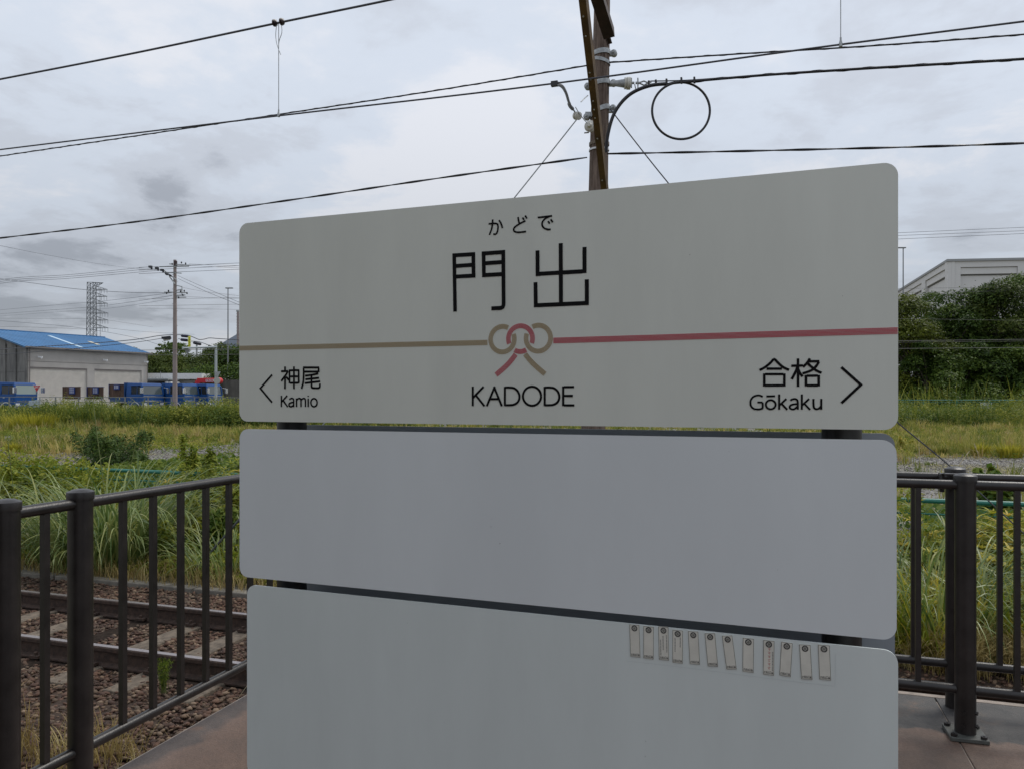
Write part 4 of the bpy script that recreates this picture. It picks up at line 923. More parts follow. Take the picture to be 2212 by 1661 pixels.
# roof: standing seams
def roofpanel(m, n0, n1, z0, z1):
    for s0 in (0,):
        a, b_, c, d = W(-0.5, n0, z0), W(LW+0.35, n0, z0), W(LW+0.35, n1, z1), W(-0.5, n1, z1); m.hexa([a, b_, c, d] + [v + Vector((0, 0, 0.12)) for v in (a, b_, c, d)])
    k_ = int((LW+0.85)/0.45)
    for i in range(k_+1):
        u = -0.5 + i*0.45; m.bar(W(u, n0, z0+0.135), W(u, n1, z1+0.135), 0.05, 0.03)
m = MB(); roofpanel(m, -0.45, HB, EV-0.12, RG); roofpanel(m, 2*HB+0.45, HB+0.01, EV-0.12, RG); m.bar(W(-0.5, HB, RG+0.14), W(LW+0.35, HB, RG+0.14), 0.35, 0.08); ro = m.build('roof', M_roofb, wh)
M_sky1 = mat('skylight_pale', (0.45, 0.62, 0.75), 0.4); M_sky2 = mat('skylight_cream', (0.62, 0.58, 0.46), 0.5)
def rz_(n): return EV-0.12 + (RG-EV+0.12)*(n+0.45)/(HB+0.45)
for (u0, n0, n1, mt_) in ((5.8, 0.7, 6.6, M_sky1), (9.2, 2.9, 4.6, M_sky2)):
    m = MB(); u1 = u0+0.42; m.hexa([W(u0, n0, rz_(n0)+0.13), W(u1, n0, rz_(n0)+0.13), W(u1, n1, rz_(n1)+0.13), W(u0, n1, rz_(n1)+0.13), W(u0, n0, rz_(n0)+0.18), W(u1, n0, rz_(n0)+0.18), W(u1, n1, rz_(n1)+0.18), W(u0, n1, rz_(n1)+0.18)]); m.build('skylight_strip', mt_, ro)
m = MB(); m.bar(W(-0.5, -0.50, EV-0.02), W(LW+0.35, -0.50, EV-0.02), 0.12, 0.16); m.tube([W(LW-0.05, -0.12, EV), W(LW-0.05, -0.12, BZ)], 0.05, 6); m.tube([W(0.12, -0.12, EV), W(0.12, -0.12, BZ)], 0.05, 6); m.build('gutter', M_gut, wh)
m = MB(); m.bar(W(0.0, -0.015, 5.1), W(LW, -0.015, 5.1), 0.02, 0.03); m.build('wall_line', M_gut, wh)
for (u0, u1) in sh:
    z = BZ; slat = None
    sroot = None
    m = MB(); quadbox(m, u0-0.02, u1+0.02, BZ, SHT+0.1, 0.16, 0.19); so_ = m.build('shutter', M_shut, wh)
    k = 0
    while z < SHT - 0.16:
        m = MB(); p = [W(u0+0.01, 0.155, z+0.012), W(u1-0.01, 0.155, z+0.012), W(u1-0.01, 0.157, z+0.1), W(u0+0.01, 0.157, z+0.1), W(u0+0.01, 0.135, z+0.035), W(u1-0.01, 0.135, z+0.035), W(u1-0.01, 0.10, z+0.085), W(u0+0.01, 0.10, z+0.085)]
        m.add(p, [(4,5,6,7), (0,1,5,4), (7,6,2,3), (0,4,7,3), (1,2,6,5)]); m.build('slat', M_shut, so_); z += 0.105
    m = MB(); quadbox(m, u0, u1, SHT-0.16, SHT-.004, 0.03, 0.13); m.build('lintel', M_gut, so_)
for u in (1.0, 8.05, LW-0.4):
    m = MB(); m.bar(W(u, -0.3, 5.55), W(u, 0, 5.62), 0.05, 0.05); m.box(W(u, -0.42, 5.52), (0.42, 0.16, 0.15), rz=R(30)); m.lathe(W(u, -0.5, 5.46), (D.x*0.6-N.x*0.5, D.y*0.6-N.y*0.5, -0.4), [(0.06, 0), (0.12, 0.15)], 8); m.build('flood_light', M_white, wh)

# pale flat-roofed annex
an = thing('annex_building', G(372, 857, 92), 'low white flat roofed annex between the warehouse and the trees', 'building')
def ubox(x0, x1, y0, y1, f0, f1, m=None):
    m = m or MB(); a0, b0 = G(x0, 857, f0), G(x1, 857, f0); a1 = a0 + Vector((-SY, CY, 0))*(f1-f0); b1 = b0 + Vector((-SY, CY, 0))*(f1-f0)
    zl = 1.5 + (857-y1)/FPX*f0; zh = 1.5 + (857-y0)/FPX*f0
    m.hexa([Vector((p.x, p.y, zl)) for p in (a0, b0, b1, a1)] + [Vector((p.x, p.y, zh)) for p in (a0, b0, b1, a1)]); return m
ubox(316.5, 436, 806.5, 819, 91, 103).build('parapet', M_white, an)
ubox(355, 434, 819.2, 900, 91.8, 102).build('wall', mat('annex_wall', (0.36, 0.355, 0.34), 0.8, var=0.06, scale=0.5), an)
m = ubox(318, 362, 817.5, 820.5, 88, 91.5); ubox(318, 357, 821.5, 822.5, 88.2, 91.4, m); 
for xx in (322, 329, 336, 343, 350): ubox(xx, xx+0.7, 814.5, 817.3, 88.1, 88.4, m)
m.build('canopy', M_grey, an)
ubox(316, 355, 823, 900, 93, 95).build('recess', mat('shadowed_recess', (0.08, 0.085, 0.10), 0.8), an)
m = MB(); m.tube([G(347, 818, 88), G(347, 803, 88)], 0.03, 6); m.build('antenna_rod', M_grey, an)
m = ubox(357, 361, 824, 866, 88.3, 88.7); ubox(364, 369, 824, 866, 88.6, 91, m); m.build('pillar', M_white, an)

# retaining wall behind the last truck
rw = ubox(478, 640, 820.5, 900, 84, 85).build('retaining_wall', mat('dark_wall', (0.075, 0.072, 0.062), 0.95, var=0.5, scale=0.9, stretch=(1, 1, 0.4)), None)
tag(rw, 'dark stained retaining wall behind the truck with the red crane', 'wall')
# pale building beyond the right-hand trees
M_pale = mat('pale_render', (0.60, 0.595, 0.59), 0.85, var=0.04, scale=0.15); M_shade = mat('shadow_line_grey', (0.12, 0.12, 0.12), 0.9)
c0 = G(2047, 857, 120)   # the corner
d1 = (G(1948, 857, 152) - c0); d1.z = 0; d1.normalize(); d2 = (G(2300, 857, 118) - c0); d2.z = 0; d2.normalize()
bz = thing('pale_building', (c0.x, c0.y, BZ), 'large pale flat roofed building with recessed wall bays rising above the trees', 'building')
HT = 1.5 + (857-566)/FPX*120
def BX(d, u, z, n=0.0):
    nn = Vector((d.y, -d.x, 0)); nn = nn if nn.dot(c0 - EYE) < 0 else -nn
    return Vector((c0.x, c0.y, 0)) + d*u + nn*n + Vector((0, 0, z))
def face(d, L_, bays):
    m = MB(); 
    def q(u0, u1, z0, z1, n0, n1, mm): mm.hexa([BX(d, u0, z0, n0), BX(d, u1, z0, n0), BX(d, u1, z0, n1), BX(d, u0, z0, n1), BX(d, u0, z1, n0), BX(d, u1, z1, n0), BX(d, u1, z1, n1), BX(d, u0, z1, n1)])
    q(0.012, L_, BZ, HT-0.01, -1.0, -0.55, m)
    edges = [0.01] + [e for b_ in bays for e in b_] + [L_]
    for i in range(0, len(edges), 2): q(edges[i], edges[i+1], BZ, HT-0.9, -0.54, 0.0, m)
    q(0.01, L_, HT-0.9, HT, -0.54, 0.001, m); m.build('wall', M_pale, bz)
    for (a, b_) in bays:
        m = MB(); q(a+0.02, b_-0.02, HT-1.95, HT-0.98, -0.53, -0.22, m); m.build('bay_beam', M_pale, bz)
        m = MB(); q(a+0.02, b_-0.02, HT-2.14, HT-1.96, -0.52, -0.42, m); m.build('bay_shadow_strip', M_shade, bz)  # dark strip painted in place of the shadow line under each beam
face(d2, 40, [(1.9, 10.2), (11.4, 19.6), (20.8, 29), (30.2, 38.4)]); face(d1, 38, [(1.3, 14.4), (17, 31)])
m = MB(); p4 = [BX(d2, -0.2, HT+0.01, 0.25), BX(d2, 40, HT+0.01, 0.25), BX(d2, 40, HT+0.01, 0.25) + d1*38, BX(d1, 38, HT+0.01, 0.25)]
m.hexa(p4 + [v + Vector((0, 0, 0.35)) for v in p4]); m.build('roof_coping', mat('coping', (0.30, 0.31, 0.32), 0.7), bz)

# ------------------------------------------------------------------ lattice transmission tower
M_lat = mat('tower_steel', (0.15, 0.165, 0.18), 0.7)
FT = 300.0; tp = G(198, 857, FT); tp.z = BZ
tw = thing('transmission_tower', tp, 'tall grey lattice power tower standing behind the blue warehouse roof', 'power tower')
zT = 1.5 + (857-611)/FPX*FT
def leg(sx, sy, z):
    k_ = max(0, (14 - z)/14); h = 1.12 + 2.4*k_ + (zT - z)*0.009
    return Vector((tp.x + CY*sx*h - SY*sy*h, tp.y + SY*sx*h + CY*sy*h, z))
m = MB(); zs2 = [BZ] + [1.5 + (857-y)/FPX*FT for y in (800, 760, 726, 712, 699, 688, 677, 666, 655, 645, 634, 623, 611)]
for sx, sy in ((-1,-1), (1,-1), (1,1), (-1,1)):
    for i in range(len(zs2)-1): m.bar(leg(sx, sy, zs2[i]), leg(sx, sy, zs2[i+1]), 0.2, 0.2)
m.build('leg', M_lat, tw)
m = MB(); cs = [(-1,-1), (1,-1), (1,1), (-1,1)]
for i in range(len(zs2)-1):
    for j in range(4):
        a, b_ = cs[j], cs[(j+1) % 4]; m.bar(leg(*a, zs2[i]), leg(*b_, zs2[i+1]), 0.09, 0.09); m.bar(leg(*b_, zs2[i]), leg(*a, zs2[i+1]), 0.09, 0.09); m.bar(leg(*a, zs2[i+1]), leg(*b_, zs2[i+1]), 0.12, 0.12)
m.build('bracing', M_lat, tw)
for (y, xe) in ((611.5, 223), (626, 232), (641, 231.5), (656, 232.5), (677, 234), (692, 234), (709, 234)):
    m = MB(); z = 1.5 + (857-y)/FPX*FT; tipp = G(xe, y, FT-1)
    for sy in (-1, 1):
        a = leg(1, sy, z); b_ = leg(1, sy, z + (1.6 if y > 615 else -1.6)); m.bar(a, tipp, 0.16, 0.16); m.bar(b_, tipp, 0.13, 0.13)
        for t_ in (0.25, 0.5, 0.75): m.bar(a.lerp(tipp, t_), b_.lerp(tipp, t_-0.12), 0.09, 0.09)
    if y > 615:
        for t_ in (0.55, 0.75, 0.97): p = leg(1, 0, z).lerp(tipp, t_); m.bar(p, p - Vector((0, 0, 1.5)), 0.09, 0.09)
    m.build('crossarm', M_lat, tw)
m = MB(); a = G(216, 623, FT+30); b_ = G(217, 760, FT+30)
for off in (-0.2, 0.2):
    m.bar(a + Vector((off, 0, 0)), b_ + Vector((off, 0, 0)), 0.06, 0.06)
for k in range(34): t_ = k/34; m.bar(a.lerp(b_, t_) + Vector((-0.2 if k % 2 else 0.2, 0, 0)), a.lerp(b_, t_+1/34) + Vector((0.2 if k % 2 else -0.2, 0, 0)), 0.04, 0.04)
tag(m.build('lattice_mast', M_lat, None), 'slim lattice mast seen just behind the arms of the big power tower', 'mast')
for k, (pts, r_) in enumerate((([(-20, 705, 250), (90, 708, 270), (190, 712, 300)], 0.05), ([(234, 709, 300), (300, 716, 330), (420, 723, 380)], 0.05), ([(-20, 688, 250), (190, 689, 300)], 0.04), ([(234, 692, 300), (330, 707, 330)], 0.04))):
    wire('power_line', curve3(ft(pts), 5), r_, ['lower faint power line reaching the tower from the frame edge', 'lower faint power line leaving the tower towards the concrete pole', 'upper faint power line reaching the tower from the frame edge', 'upper faint power line leaving the tower towards the concrete pole'][k], 'power line', M_lat, n=4, group='power lines of the lattice tower')

# ------------------------------------------------------------------ street lamps, gantry, signs
M_lamp = mat('lamp_steel', (0.20, 0.21, 0.22), 0.6)
def lamp(x, y, f, label, side=1):
    p = G(x, 857, f); p.z = BZ; t_ = thing('street_lamp', p, label, 'street lamp', 'tall street lamps'); zt = 1.5 + (857-y)/FPX*f
    m = MB(); m.lathe(p, (0, 0, 1), [(0.11, 0), (0.06, zt-BZ)], 10); m.build('pole', M_lamp, t_, smooth=50)
    m = MB(); c = Vector((p.x + CY*side*0.16, p.y + SY*side*0.16, zt + 0.06)); m.box(c, (0.95, 0.3, 0.13), rz=YAW); m.build('lamp_head', M_lamp, t_, bevel=0.03)
lamp(492.5, 624, 100, 'slender street lamp rising between the concrete pole and the station sign'); lamp(1951, 537, 95, 'slender street lamp in front of the pale building beside the sign edge', -1)
p = G(514, 857, 120); p.z = BZ; ch = thing('relay_mast', p, 'slim mast with rungs half hidden by the edge of the station sign', 'mast')
m = MB(); zt = 1.5 + (857-674)/FPX*120; m.lathe(p, (0, 0, 1), [(0.19, 0), (0.17, zt-BZ)], 10); m.build('tube', M_cpole, ch)
m = MB()
for k in range(22): m.box((p.x, p.y, zt - 0.3 - k*0.45), (0.5, 0.2, 0.07), rz=YAW).cut()
m.box((p.x, p.y, zt+0.1), (0.4, 0.4, 0.25), rz=YAW); m.split_build('rung', M_grey, ch)
FG = 62.0; p = G(466.5, 857, FG); p.z = BZ
gn = thing('traffic_gantry', p, 'pale grey road gantry post with a long horizontal arm and the backs of two signs', 'traffic post')
M_pg = mat('pale_grey_steel', (0.42, 0.46, 0.48), 0.5, 0.2)
m = MB(); m.lathe(p, (0, 0, 1), [(0.11, 0), (0.10, 1.5+(857-747)/FPX*FG - BZ)], 14); m.build('post', M_pg, gn, smooth=50)
m = MB(); m.tube([G(394, 752.5, FG-1.5), G(469, 750, FG)], 0.075, 8); m.tube([G(395, 755, FG-1.5), G(395, 749, FG-1.5)], 0.06, 6); m.build('arm', M_pg, gn, smooth=50)
m = MB(); m.prism([G(462, 803, FG-0.15), G(476.5, 803, FG-0.15), G(469.5, 817, FG-0.15)], Vector((-SY, CY, 0))*0.03); m.build('triangular_sign_back', M_grey, gn)
m = MB(); m.lathe(G(468.5, 822, FG-0.15), (-SY, CY, 0), [(0.27, 0), (0.27, 0.03)], 20); m.build('round_sign_back', mat('sign_back_grey', (0.42, 0.42, 0.40), 0.6), gn)
for k in range(4): m = MB(); m.lathe(G(467, 806+k*7, FG)+Vector((0, 0, 0)), (0, 0, 1), [(0.13, 0), (0.13, 0.06)], 10); m.build('clamp', M_grey, gn)
m = MB(); m.prism([G(398, 755, FG-1.2), G(411, 755, FG-1.2), G(404.5, 767, FG-1.2)], Vector((-SY, CY, 0))*0.03); m.build('hanging_sign_back', M_lamp, gn)
m = MB(); m.tube([G(425, 744.5, 120), Vector((*G(425, 745, 120).xy, BZ))], 0.14, 8); tag(m.build('signal_post', M_grey, None), 'short grey post showing above the treetops beneath the black closure', 'post')
# red stop sign
FS = 56.0; p = G(81.8, 857, FS); p.z = BZ
ss = thing('stop_sign', p, 'red inverted triangle stop sign on a white post beside the first blue truck', 'stop sign')
M_red = mat('sign_red', (0.50, 0.02, 0.03), 0.5); M_wh = mat('sign_white_paint', (0.72, 0.72, 0.72), 0.5)
m = MB(); m.tube([p, G(81.8, 833, FS)], 0.035, 8); m.build('post', M_wh, ss)
fw = Vector((-SY, CY, 0)); o_ = -fw*0.05
m = MB(); m.prism([G(72, 832.2, FS)+o_, G(88.6, 832.2, FS)+o_, G(80.4, 847.0, FS)+o_], fw*0.03); m.build('plate', M_wh, ss)
m = MB(); m.prism([G(73.0, 832.9, FS)+o_*1.2, G(87.7, 832.9, FS)+o_*1.2, G(80.4, 846.2, FS)+o_*1.2], fw*0.008); m.build('red_face', M_red, ss)
text_uv('止まれ', 0.17, M_wh, 'lettering', ss, G(80.4, 836.2, FS)+o_*1.28, (CY, SY, 0), (0, 0, 1), (0, 0, 0), 0, 0, bold=0.02, wd=0.29)
nb = thing('notice_board', Vector((*G(76, 857, 54).xy, BZ)), 'two small pale notice boards standing in the weeds below the red stop sign', 'notice board')
for (x0, x1, y0_, y1_) in ((62, 73.5, 865, 880), (75, 84, 863.5, 880)):
    m = ubox(x0, x1, y0_, y1_, 54, 54.06); m.build('board', mat('notice_pale', (0.42, 0.48, 0.55), 0.6, var=0.2, scale=8), nb)
m = ubox(84, 86, 859, 885, 54, 54.15); m.build('post', M_grey, nb)
# cable fence along the far road
cf = thing('cable_fence', Vector((*G(200, 857, 58).xy, BZ)), 'thin grey roadside fence with one top wire in front of the parked trucks', 'fence')
m = MB(); m.tube(ft([(-60, 857, 58), (96, 857.5, 58), (300, 858, 58), (560, 859, 58)]), 0.022, 5); m.build('top_wire', M_lamp, cf)
m = MB(); m.tube(ft([(-60, 868, 58), (96, 868, 58), (300, 868, 58), (560, 868, 58)]), 0.015, 5); m.build('lower_wire', M_lamp, cf)
for k in range(12): x = -30 + k*50; m = MB(); q_ = G(x, 857, 58); m.lathe((q_.x, q_.y, BZ), (0, 0, 1), [(0.05, 0), (0.05, 1.5-BZ-0.0)], 8); m.build('post', M_lamp, cf)

# ------------------------------------------------------------------ green mesh fences
M_green = mat('green_rail', (0.02, 0.17, 0.13), 0.5)
def green_fence(label, P0, P1, h, step, meshstep, z0=BZ):
    P0 = Vector(P0); P1 = Vector(P1); g_ = thing('green_mesh_fence', (P0.x, P0.y, z0), label, 'fence', 'green mesh fences')
    L_ = (P1-P0).length; d = (P1-P0)/L_; m = MB(); m.tube([P0 + Vector((0, 0, z0+h)), P1 + Vector((0, 0, z0+h))], 0.03, 8); m.build('top_rail', M_green, g_)
    m = MB(); m.tube([P0 + Vector((0, 0, z0+h-0.16)), P1 + Vector((0, 0, z0+h-0.16))], 0.012, 5); m.build('middle_wire', M_green, g_)
    k = 0
    while k*step < L_: m = MB(); p = P0 + d*k*step; m.lathe((p.x, p.y, z0), (0, 0, 1), [(0.035, 0), (0.035, h)], 8); m.build('post', M_green, g_); k += 1
    m = MB(); n_ = int(L_/meshstep)
    for i in range(n_):
        p = P0 + d*i*meshstep; q1 = P0 + d*min((i+6), n_)*meshstep; q0 = P0 + d*max(i-6, 0)*meshstep; hh = h-0.06
        m.bar(p + Vector((0, 0, z0+0.05)), q1 + Vector((0, 0, z0+hh)), 0.004*(meshstep/0.1), 0.004); m.bar(p + Vector((0, 0, z0+0.05)), q0 + Vector((0, 0, z0+hh)), 0.004*(meshstep/0.1), 0.004)
    m.build('wire_mesh', M_green, g_); return g_
green_fence('low green mesh fence buried in weeds a few metres beyond the track', (-15, 10.5, 0), (9, 10.5, 0), 0.89, 2.0, 0.12)
a = G(640, 857, 64.0); b_ = G(2420, 857, 59.0); green_fence('green mesh fence in front of the dark tree belt, behind a weed bank', (a.x, a.y, 0), (b_.x, b_.y, 0), 1.9, 2.5, 0.35)
wb = ubox(2123, 2143, 869.5, 884, 60.0, 60.3).build('white_cabinet', M_white, None); tag(wb, 'small white cabinet showing behind the weed bank at the green mesh fence', 'cabinet')

yp = [G(-900, 857, 59.5), G(700, 857, 59.5), G(700, 857, 88), G(-900, 857, 88)]
m = MB(); m.hexa([Vector((p.x, p.y, BZ-0.3)) for p in yp] + [Vector((p.x, p.y, 0.09)) for p in (G(-900, 857, 61), G(700, 857, 61), G(700, 857, 88), G(-900, 857, 88))])
tag(m.build('truck_yard_pavement', mat('yard_asphalt', (0.09, 0.088, 0.084), 0.9, var=0.2, scale=1.5), None), kind='structure')
# ------------------------------------------------------------------ trucks
M_blue = mat('truck_blue', (0.008, 0.068, 0.245), 0.45, 0, var=0.06, scale=1.5, spec=0.3); M_tyre = mat('tyre', (0.012, 0.012, 0.013), 0.9); M_chrome = mat('chrome', (0.75, 0.76, 0.78), 0.18, 0.9)
M_glass = mat('windscreen', (0.075, 0.095, 0.10), 0.1, spec=0.9); M_bedw = mat('bed_steel', (0.006, 0.05, 0.17), 0.5)  # sky reflection put into the pale windscreen base colour
def make_truck(loc, yaw, label, first=True, cab_glass=None, box=True):
    """front faces +x, width along y; wheels on z=0"""
    t_ = thing('truck', (0, 0, 0), label, 'truck', 'blue trucks parked in the yard')
    m = MB(); w2 = 1.1
    def sec(x0, x1, z0, z1, w_=w2): m.hexa([Vector(p) for p in ((x0,-w_,z0),(x1,-w_,z0),(x1,w_,z0),(x0,w_,z0),(x0,-w_,z1),(x1,-w_,z1),(x1,w_,z1),(x0,w_,z1))])
    m.hexa([Vector(p) for p in ((-1.9,-w2,0.75),(0.0,-w2,0.75),(0.0,w2,0.75),(-1.9,w2,0.75),(-1.9,-w2,1.75),(0.0,-w2,1.75),(0.0,w2,1.75),(-1.9,w2,1.75))])
    m.hexa([Vector(p) for p in ((-1.9,-w2,1.751),(-1.35,-w2,1.751),(-1.35,w2,1.751),(-1.9,w2,1.751),(-1.9,-w2+.05,2.55),(-1.35,-w2+.05,2.55),(-1.35,w2-.05,2.55),(-1.9,w2-.05,2.55))])
    m.hexa([Vector(p) for p in ((-1.9,-w2+.05,2.551),(-0.12,-w2+.05,2.551),(-0.12,w2-.05,2.551),(-1.9,w2-.05,2.551),(-1.85,-w2+.12,2.85),(-0.22,-w2+.12,2.80),(-0.22,w2-.12,2.80),(-1.85,w2-.12,2.85))])
    for sy in (-1, 1):
        m.bar((-0.03, sy*(w2-0.05), 1.74), (-0.16, sy*(w2-0.09), 2.57), 0.15, 0.13)
        m.bar((-0.65, sy*(w2-0.03), 1.74), (-0.65, sy*(w2-0.07), 2.57), 0.05, 0.05)
    cab = m.build('cab', M_blue, t_, bevel=0.04)
    m = MB(); m.hexa([Vector(p) for p in ((-0.07,-1.0,1.76),(-0.02,-1.0,1.76),(-0.02,1.0,1.76),(-0.07,1.0,1.76),(-0.20,-0.96,2.56),(-0.15,-0.96,2.56),(-0.15,0.96,2.56),(-0.20,0.96,2.56))]); m.build('windscreen', cab_glass or M_glass, t_)
    for sy in (-1, 1):
        m = MB(); y = sy*(w2-0.06); m.hexa([Vector(p) for p in ((-1.34,y-.015,1.70),(-0.12,y-.015,1.70),(-0.12,y+.015,1.70),(-1.34,y+.015,1.70),(-1.34,y-.015,2.5),(-0.25,y-.015,2.5),(-0.25,y+.015,2.5),(-1.34,y+.015,2.5))]); m.build('side_window', M_glassd, t_)
        m = MB(); y = sy*(w2+0.004); m.box((-0.72, y, 1.30), (1.12, 0.02, 0.80)); d_ = m.build('door', M_blue, t_, bevel=0.01)
        m = MB(); m.box((-1.05, y+sy*0.03, 1.45), (0.18, 0.03, 0.04)); m.build('handle', M_chrome, d_)
        m = MB(); m.tube([(0.0, sy*(w2-0.02), 2.4), (0.22, sy*(w2+0.22), 2.35), (0.22, sy*(w2+0.22), 1.85)], 0.022, 6); m.box((0.22, sy*(w2+0.24), 2.1), (0.13, 0.26, 0.5)); m.build('mirror', M_chrome, t_, bevel=0.02)
        m = MB(); m.box((0.02, sy*0.88, 0.86), (0.06, 0.34, 0.2)); m.build('headlight', M_wh, t_, bevel=0.01)
    m = MB(); m.box((0.03, 0, 0.62), (0.16, 2.26, 0.3)); m.build('bumper', M_chrome, t_, bevel=0.03)
    m = MB(); m.box((0.01, 0, 1.14), (0.03, 1.9, 0.1)); m.box((0.012, 0, 1.58), (0.03, 2.0, 0.05)); m.build('grille_trim', M_chrome, t_)
    m = MB(); m.box((-2.3, 0, 0.85), (3.0, 0.8, 0.22)); m.build('chassis', M_tyre, t_)
    m = MB()
    m.box((-2.95, 0, 1.08), (1.8, 2.2, 0.12)); 
    if box:
        for sy in (-1, 1): m.box((-2.95, sy*1.08, 1.3), (1.8, 0.06, 0.3))
        m.box((-2.12, 0, 2.0), (0.06, 2.2, 1.72)); m.box((-3.82, 0, 1.3), (0.06, 2.2, 0.3))
    m.build('cargo_bed', M_bedw, t_)
    for (xx) in (-0.85, -3.1):
        for sy in (-1, 1):
            m = MB(); m.lathe((xx, sy*0.78, 0.46), (0, sy, 0), [(0.28, 0), (0.44, 0.0), (0.46, 0.04), (0.46, 0.22), (0.44, 0.26), (0.28, 0.26)], 20); wl_ = m.build('wheel', M_tyre, t_, smooth=40)
            m = MB(); m.lathe((xx, sy*0.9, 0.46), (0, sy, 0), [(0.27, 0.0), (0.27, 0.12), (0.12, 0.06), (0.1, 0.12)], 14); m.build('rim', M_chrome, wl_)
    for sy in (-1, 1):
        m = MB(); m.tube([(-0.85+0.56*math.cos(a), sy*1.12, 0.46+0.56*math.sin(a)) for a in [R(10+16*k) for k in range(11)]], 0.035, 6); m.build('wheel_arch', M_wh, t_)
    t_.location = loc; t_.rotation_euler = (0, 0, yaw); t_.scale = (1.03, 1.03, 0.92); return t_
def yard(x, f): p = G(x, 857, f); p.z = 0.10; return p
# direction the trucks face: towards the viewer and to the right
AZ = YAW + R(-24)
t1 = make_truck(yard(58, 64), YAW + R(-14), 'blue truck with pale tinted windscreen at the frame edge, behind the stop sign', cab_glass=mat('pale_screen', (0.22, 0.27, 0.25), 0.1, spec=0.9), box=False)
t2 = make_truck(yard(331, 67.5), AZ, 'blue truck with chrome mirrors just before the shutters, left of the concrete pole')
def ctruck(loc, yaw, lb):
    c = copy_tree(t2); c.location = loc; c.rotation_euler = (0, 0, yaw); c['label'] = lb; return c
ctruck(yard(414, 69.5), YAW + R(-12), 'blue truck half hidden by the concrete pole, parked beside the one with the crane')
t4 = ctruck(yard(465, 71.5), YAW + R(-14), 'blue truck under the red crane boom, behind the pale grey gantry post')
# vertical scale of the yard sits a little high: wheels stand on the yard
cr_ = thing('truck_crane', Vector((*G(455, 857, 71).xy, BZ)), 'red crane boom mounted behind the cab of the last blue truck', 'crane')
m = MB(); a = G(427, 822, 73); b_ = G(478, 822, 73); m.bar(a, b_, 0.42, 0.44); m.build('boom', mat('crane_red', (0.55, 0.015, 0.02), 0.4), cr_, bevel=0.04)
m = MB(); m.lathe(G(473, 822.5, 73)+Vector((SY, -CY, 0))*0.35, (-SY, CY, 0), [(0.27, 0), (0.30, 0.1), (0.30, 0.6), (0.27, 0.7)], 16); m.bar(G(427, 822, 73), G(425, 830, 73), 0.3, 0.3); m.bar(G(428, 823, 73), G(430, 856, 73), 0.4, 0.4); m.build('boom_end', bpy.data.materials['crane_red'], cr_, smooth=40)
m = MB(); pz = lambda x, y: G(x, y, 72.7)
for a, b_ in (((445, 819.8), (461, 819.8)), ((445, 824.4), (461, 824.4)), ((445, 819.8), (445, 824.4)), ((461, 819.8), (461, 824.4)), ((448, 821), (448, 823.3)), ((448, 823.3), (451, 823.3)), ((453, 821), (453, 823.3)), ((453, 821), (456, 823.3)), ((458, 821), (458, 823.3))): m.bar(pz(*a), pz(*b_), 0.035, 0.03)
m.build('name_plate', M_wh, cr_)
rm = thing('red_machine', Vector((*G(2, 857, 67).xy, BZ)), 'rusty red machinery poking out behind the first blue truck cab at the frame edge', 'machine')
m = MB(); rs = random.Random(3)
for k in range(10): m.box(G(rs.uniform(-14, 8), rs.uniform(842, 860), 67.5), (rs.uniform(.2, .7), rs.uniform(.2, .6), rs.uniform(.15, .5)), rz=rs.uniform(0, 3))
m.bar(G(-14, 838, 67.5), G(9, 839, 67.5), 0.1, 0.1); m.build('body', mat('red_rust', (0.20, 0.035, 0.02), 0.7, var=0.4, scale=4), rm)

# brown plank partitions with little blue gridded windows
M_plank = mat('brown_plank', (0.10, 0.062, 0.045), 0.85, var=0.35, scale=2.5, stretch=(2, 2, 0.4)); M_bluef = mat('blue_frame', (0.02, 0.05, 0.22), 0.5)
for (x0, x1, y0_, y1_, wx, wy, wh_, lb) in ((135.5, 173, 835.8, 862, 155, 843.5, 15, 'brown plank panel with a slanted side and nine pane window, nearest the stop sign'), (187.5, 222.8, 836, 862, 206, 844, 14, 'brown plank panel with gridded blue window, middle one before the shutters'), (235, 269, 830.5, 862, 251.5, 836.5, 10, 'taller brown plank panel with a short barred window, touching the blue truck')):
    f_ = 72.0; pr = thing('plank_panel', Vector((*G((x0+x1)/2, 857, f_).xy, BZ)), lb, 'wooden panel', 'brown plank panels in the yard')
    n_ = 8; wq = (x1-x0)/n_
    for i in range(n_):
        yo = random.uniform(-0.15, 0.15); m = ubox(x0+i*wq+0.12, x0+(i+1)*wq-0.12, y0_, y1_, f_ + random.uniform(0, 0.05), f_+0.12); m.build('plank', M_plank, pr)
    m = ubox(x0-0.6, x0+0.2, y0_-0.3, y1_, f_-0.05, f_+0.15); ubox(x0-0.6, x1+0.3, y0_-0.7, y0_-0.1, f_-0.04, f_+0.2, m); m.build('edge_frame', M_bluef if x0 > 180 else M_plank, pr)
    m = ubox(wx-6, wx+6, wy-wh_/2, wy+wh_/2, f_-0.12, f_-0.02); wf = m.build('window', M_bluef, pr)
    m = MB(); ny = 1 if wh_ == 10 else 3
    for i in range(3):
        for j in range(ny):
            xa = wx-4.6+i*3.2; ya = wy-wh_/2+1.2+j*(wh_-2)/ny; ubox(xa, xa+1.9, ya, ya+(wh_-2)/ny-1.2, f_-0.14, f_-0.125, m)
    m.build('pane', mat('pane_pale', (0.45, 0.47, 0.55), 0.3), wf)

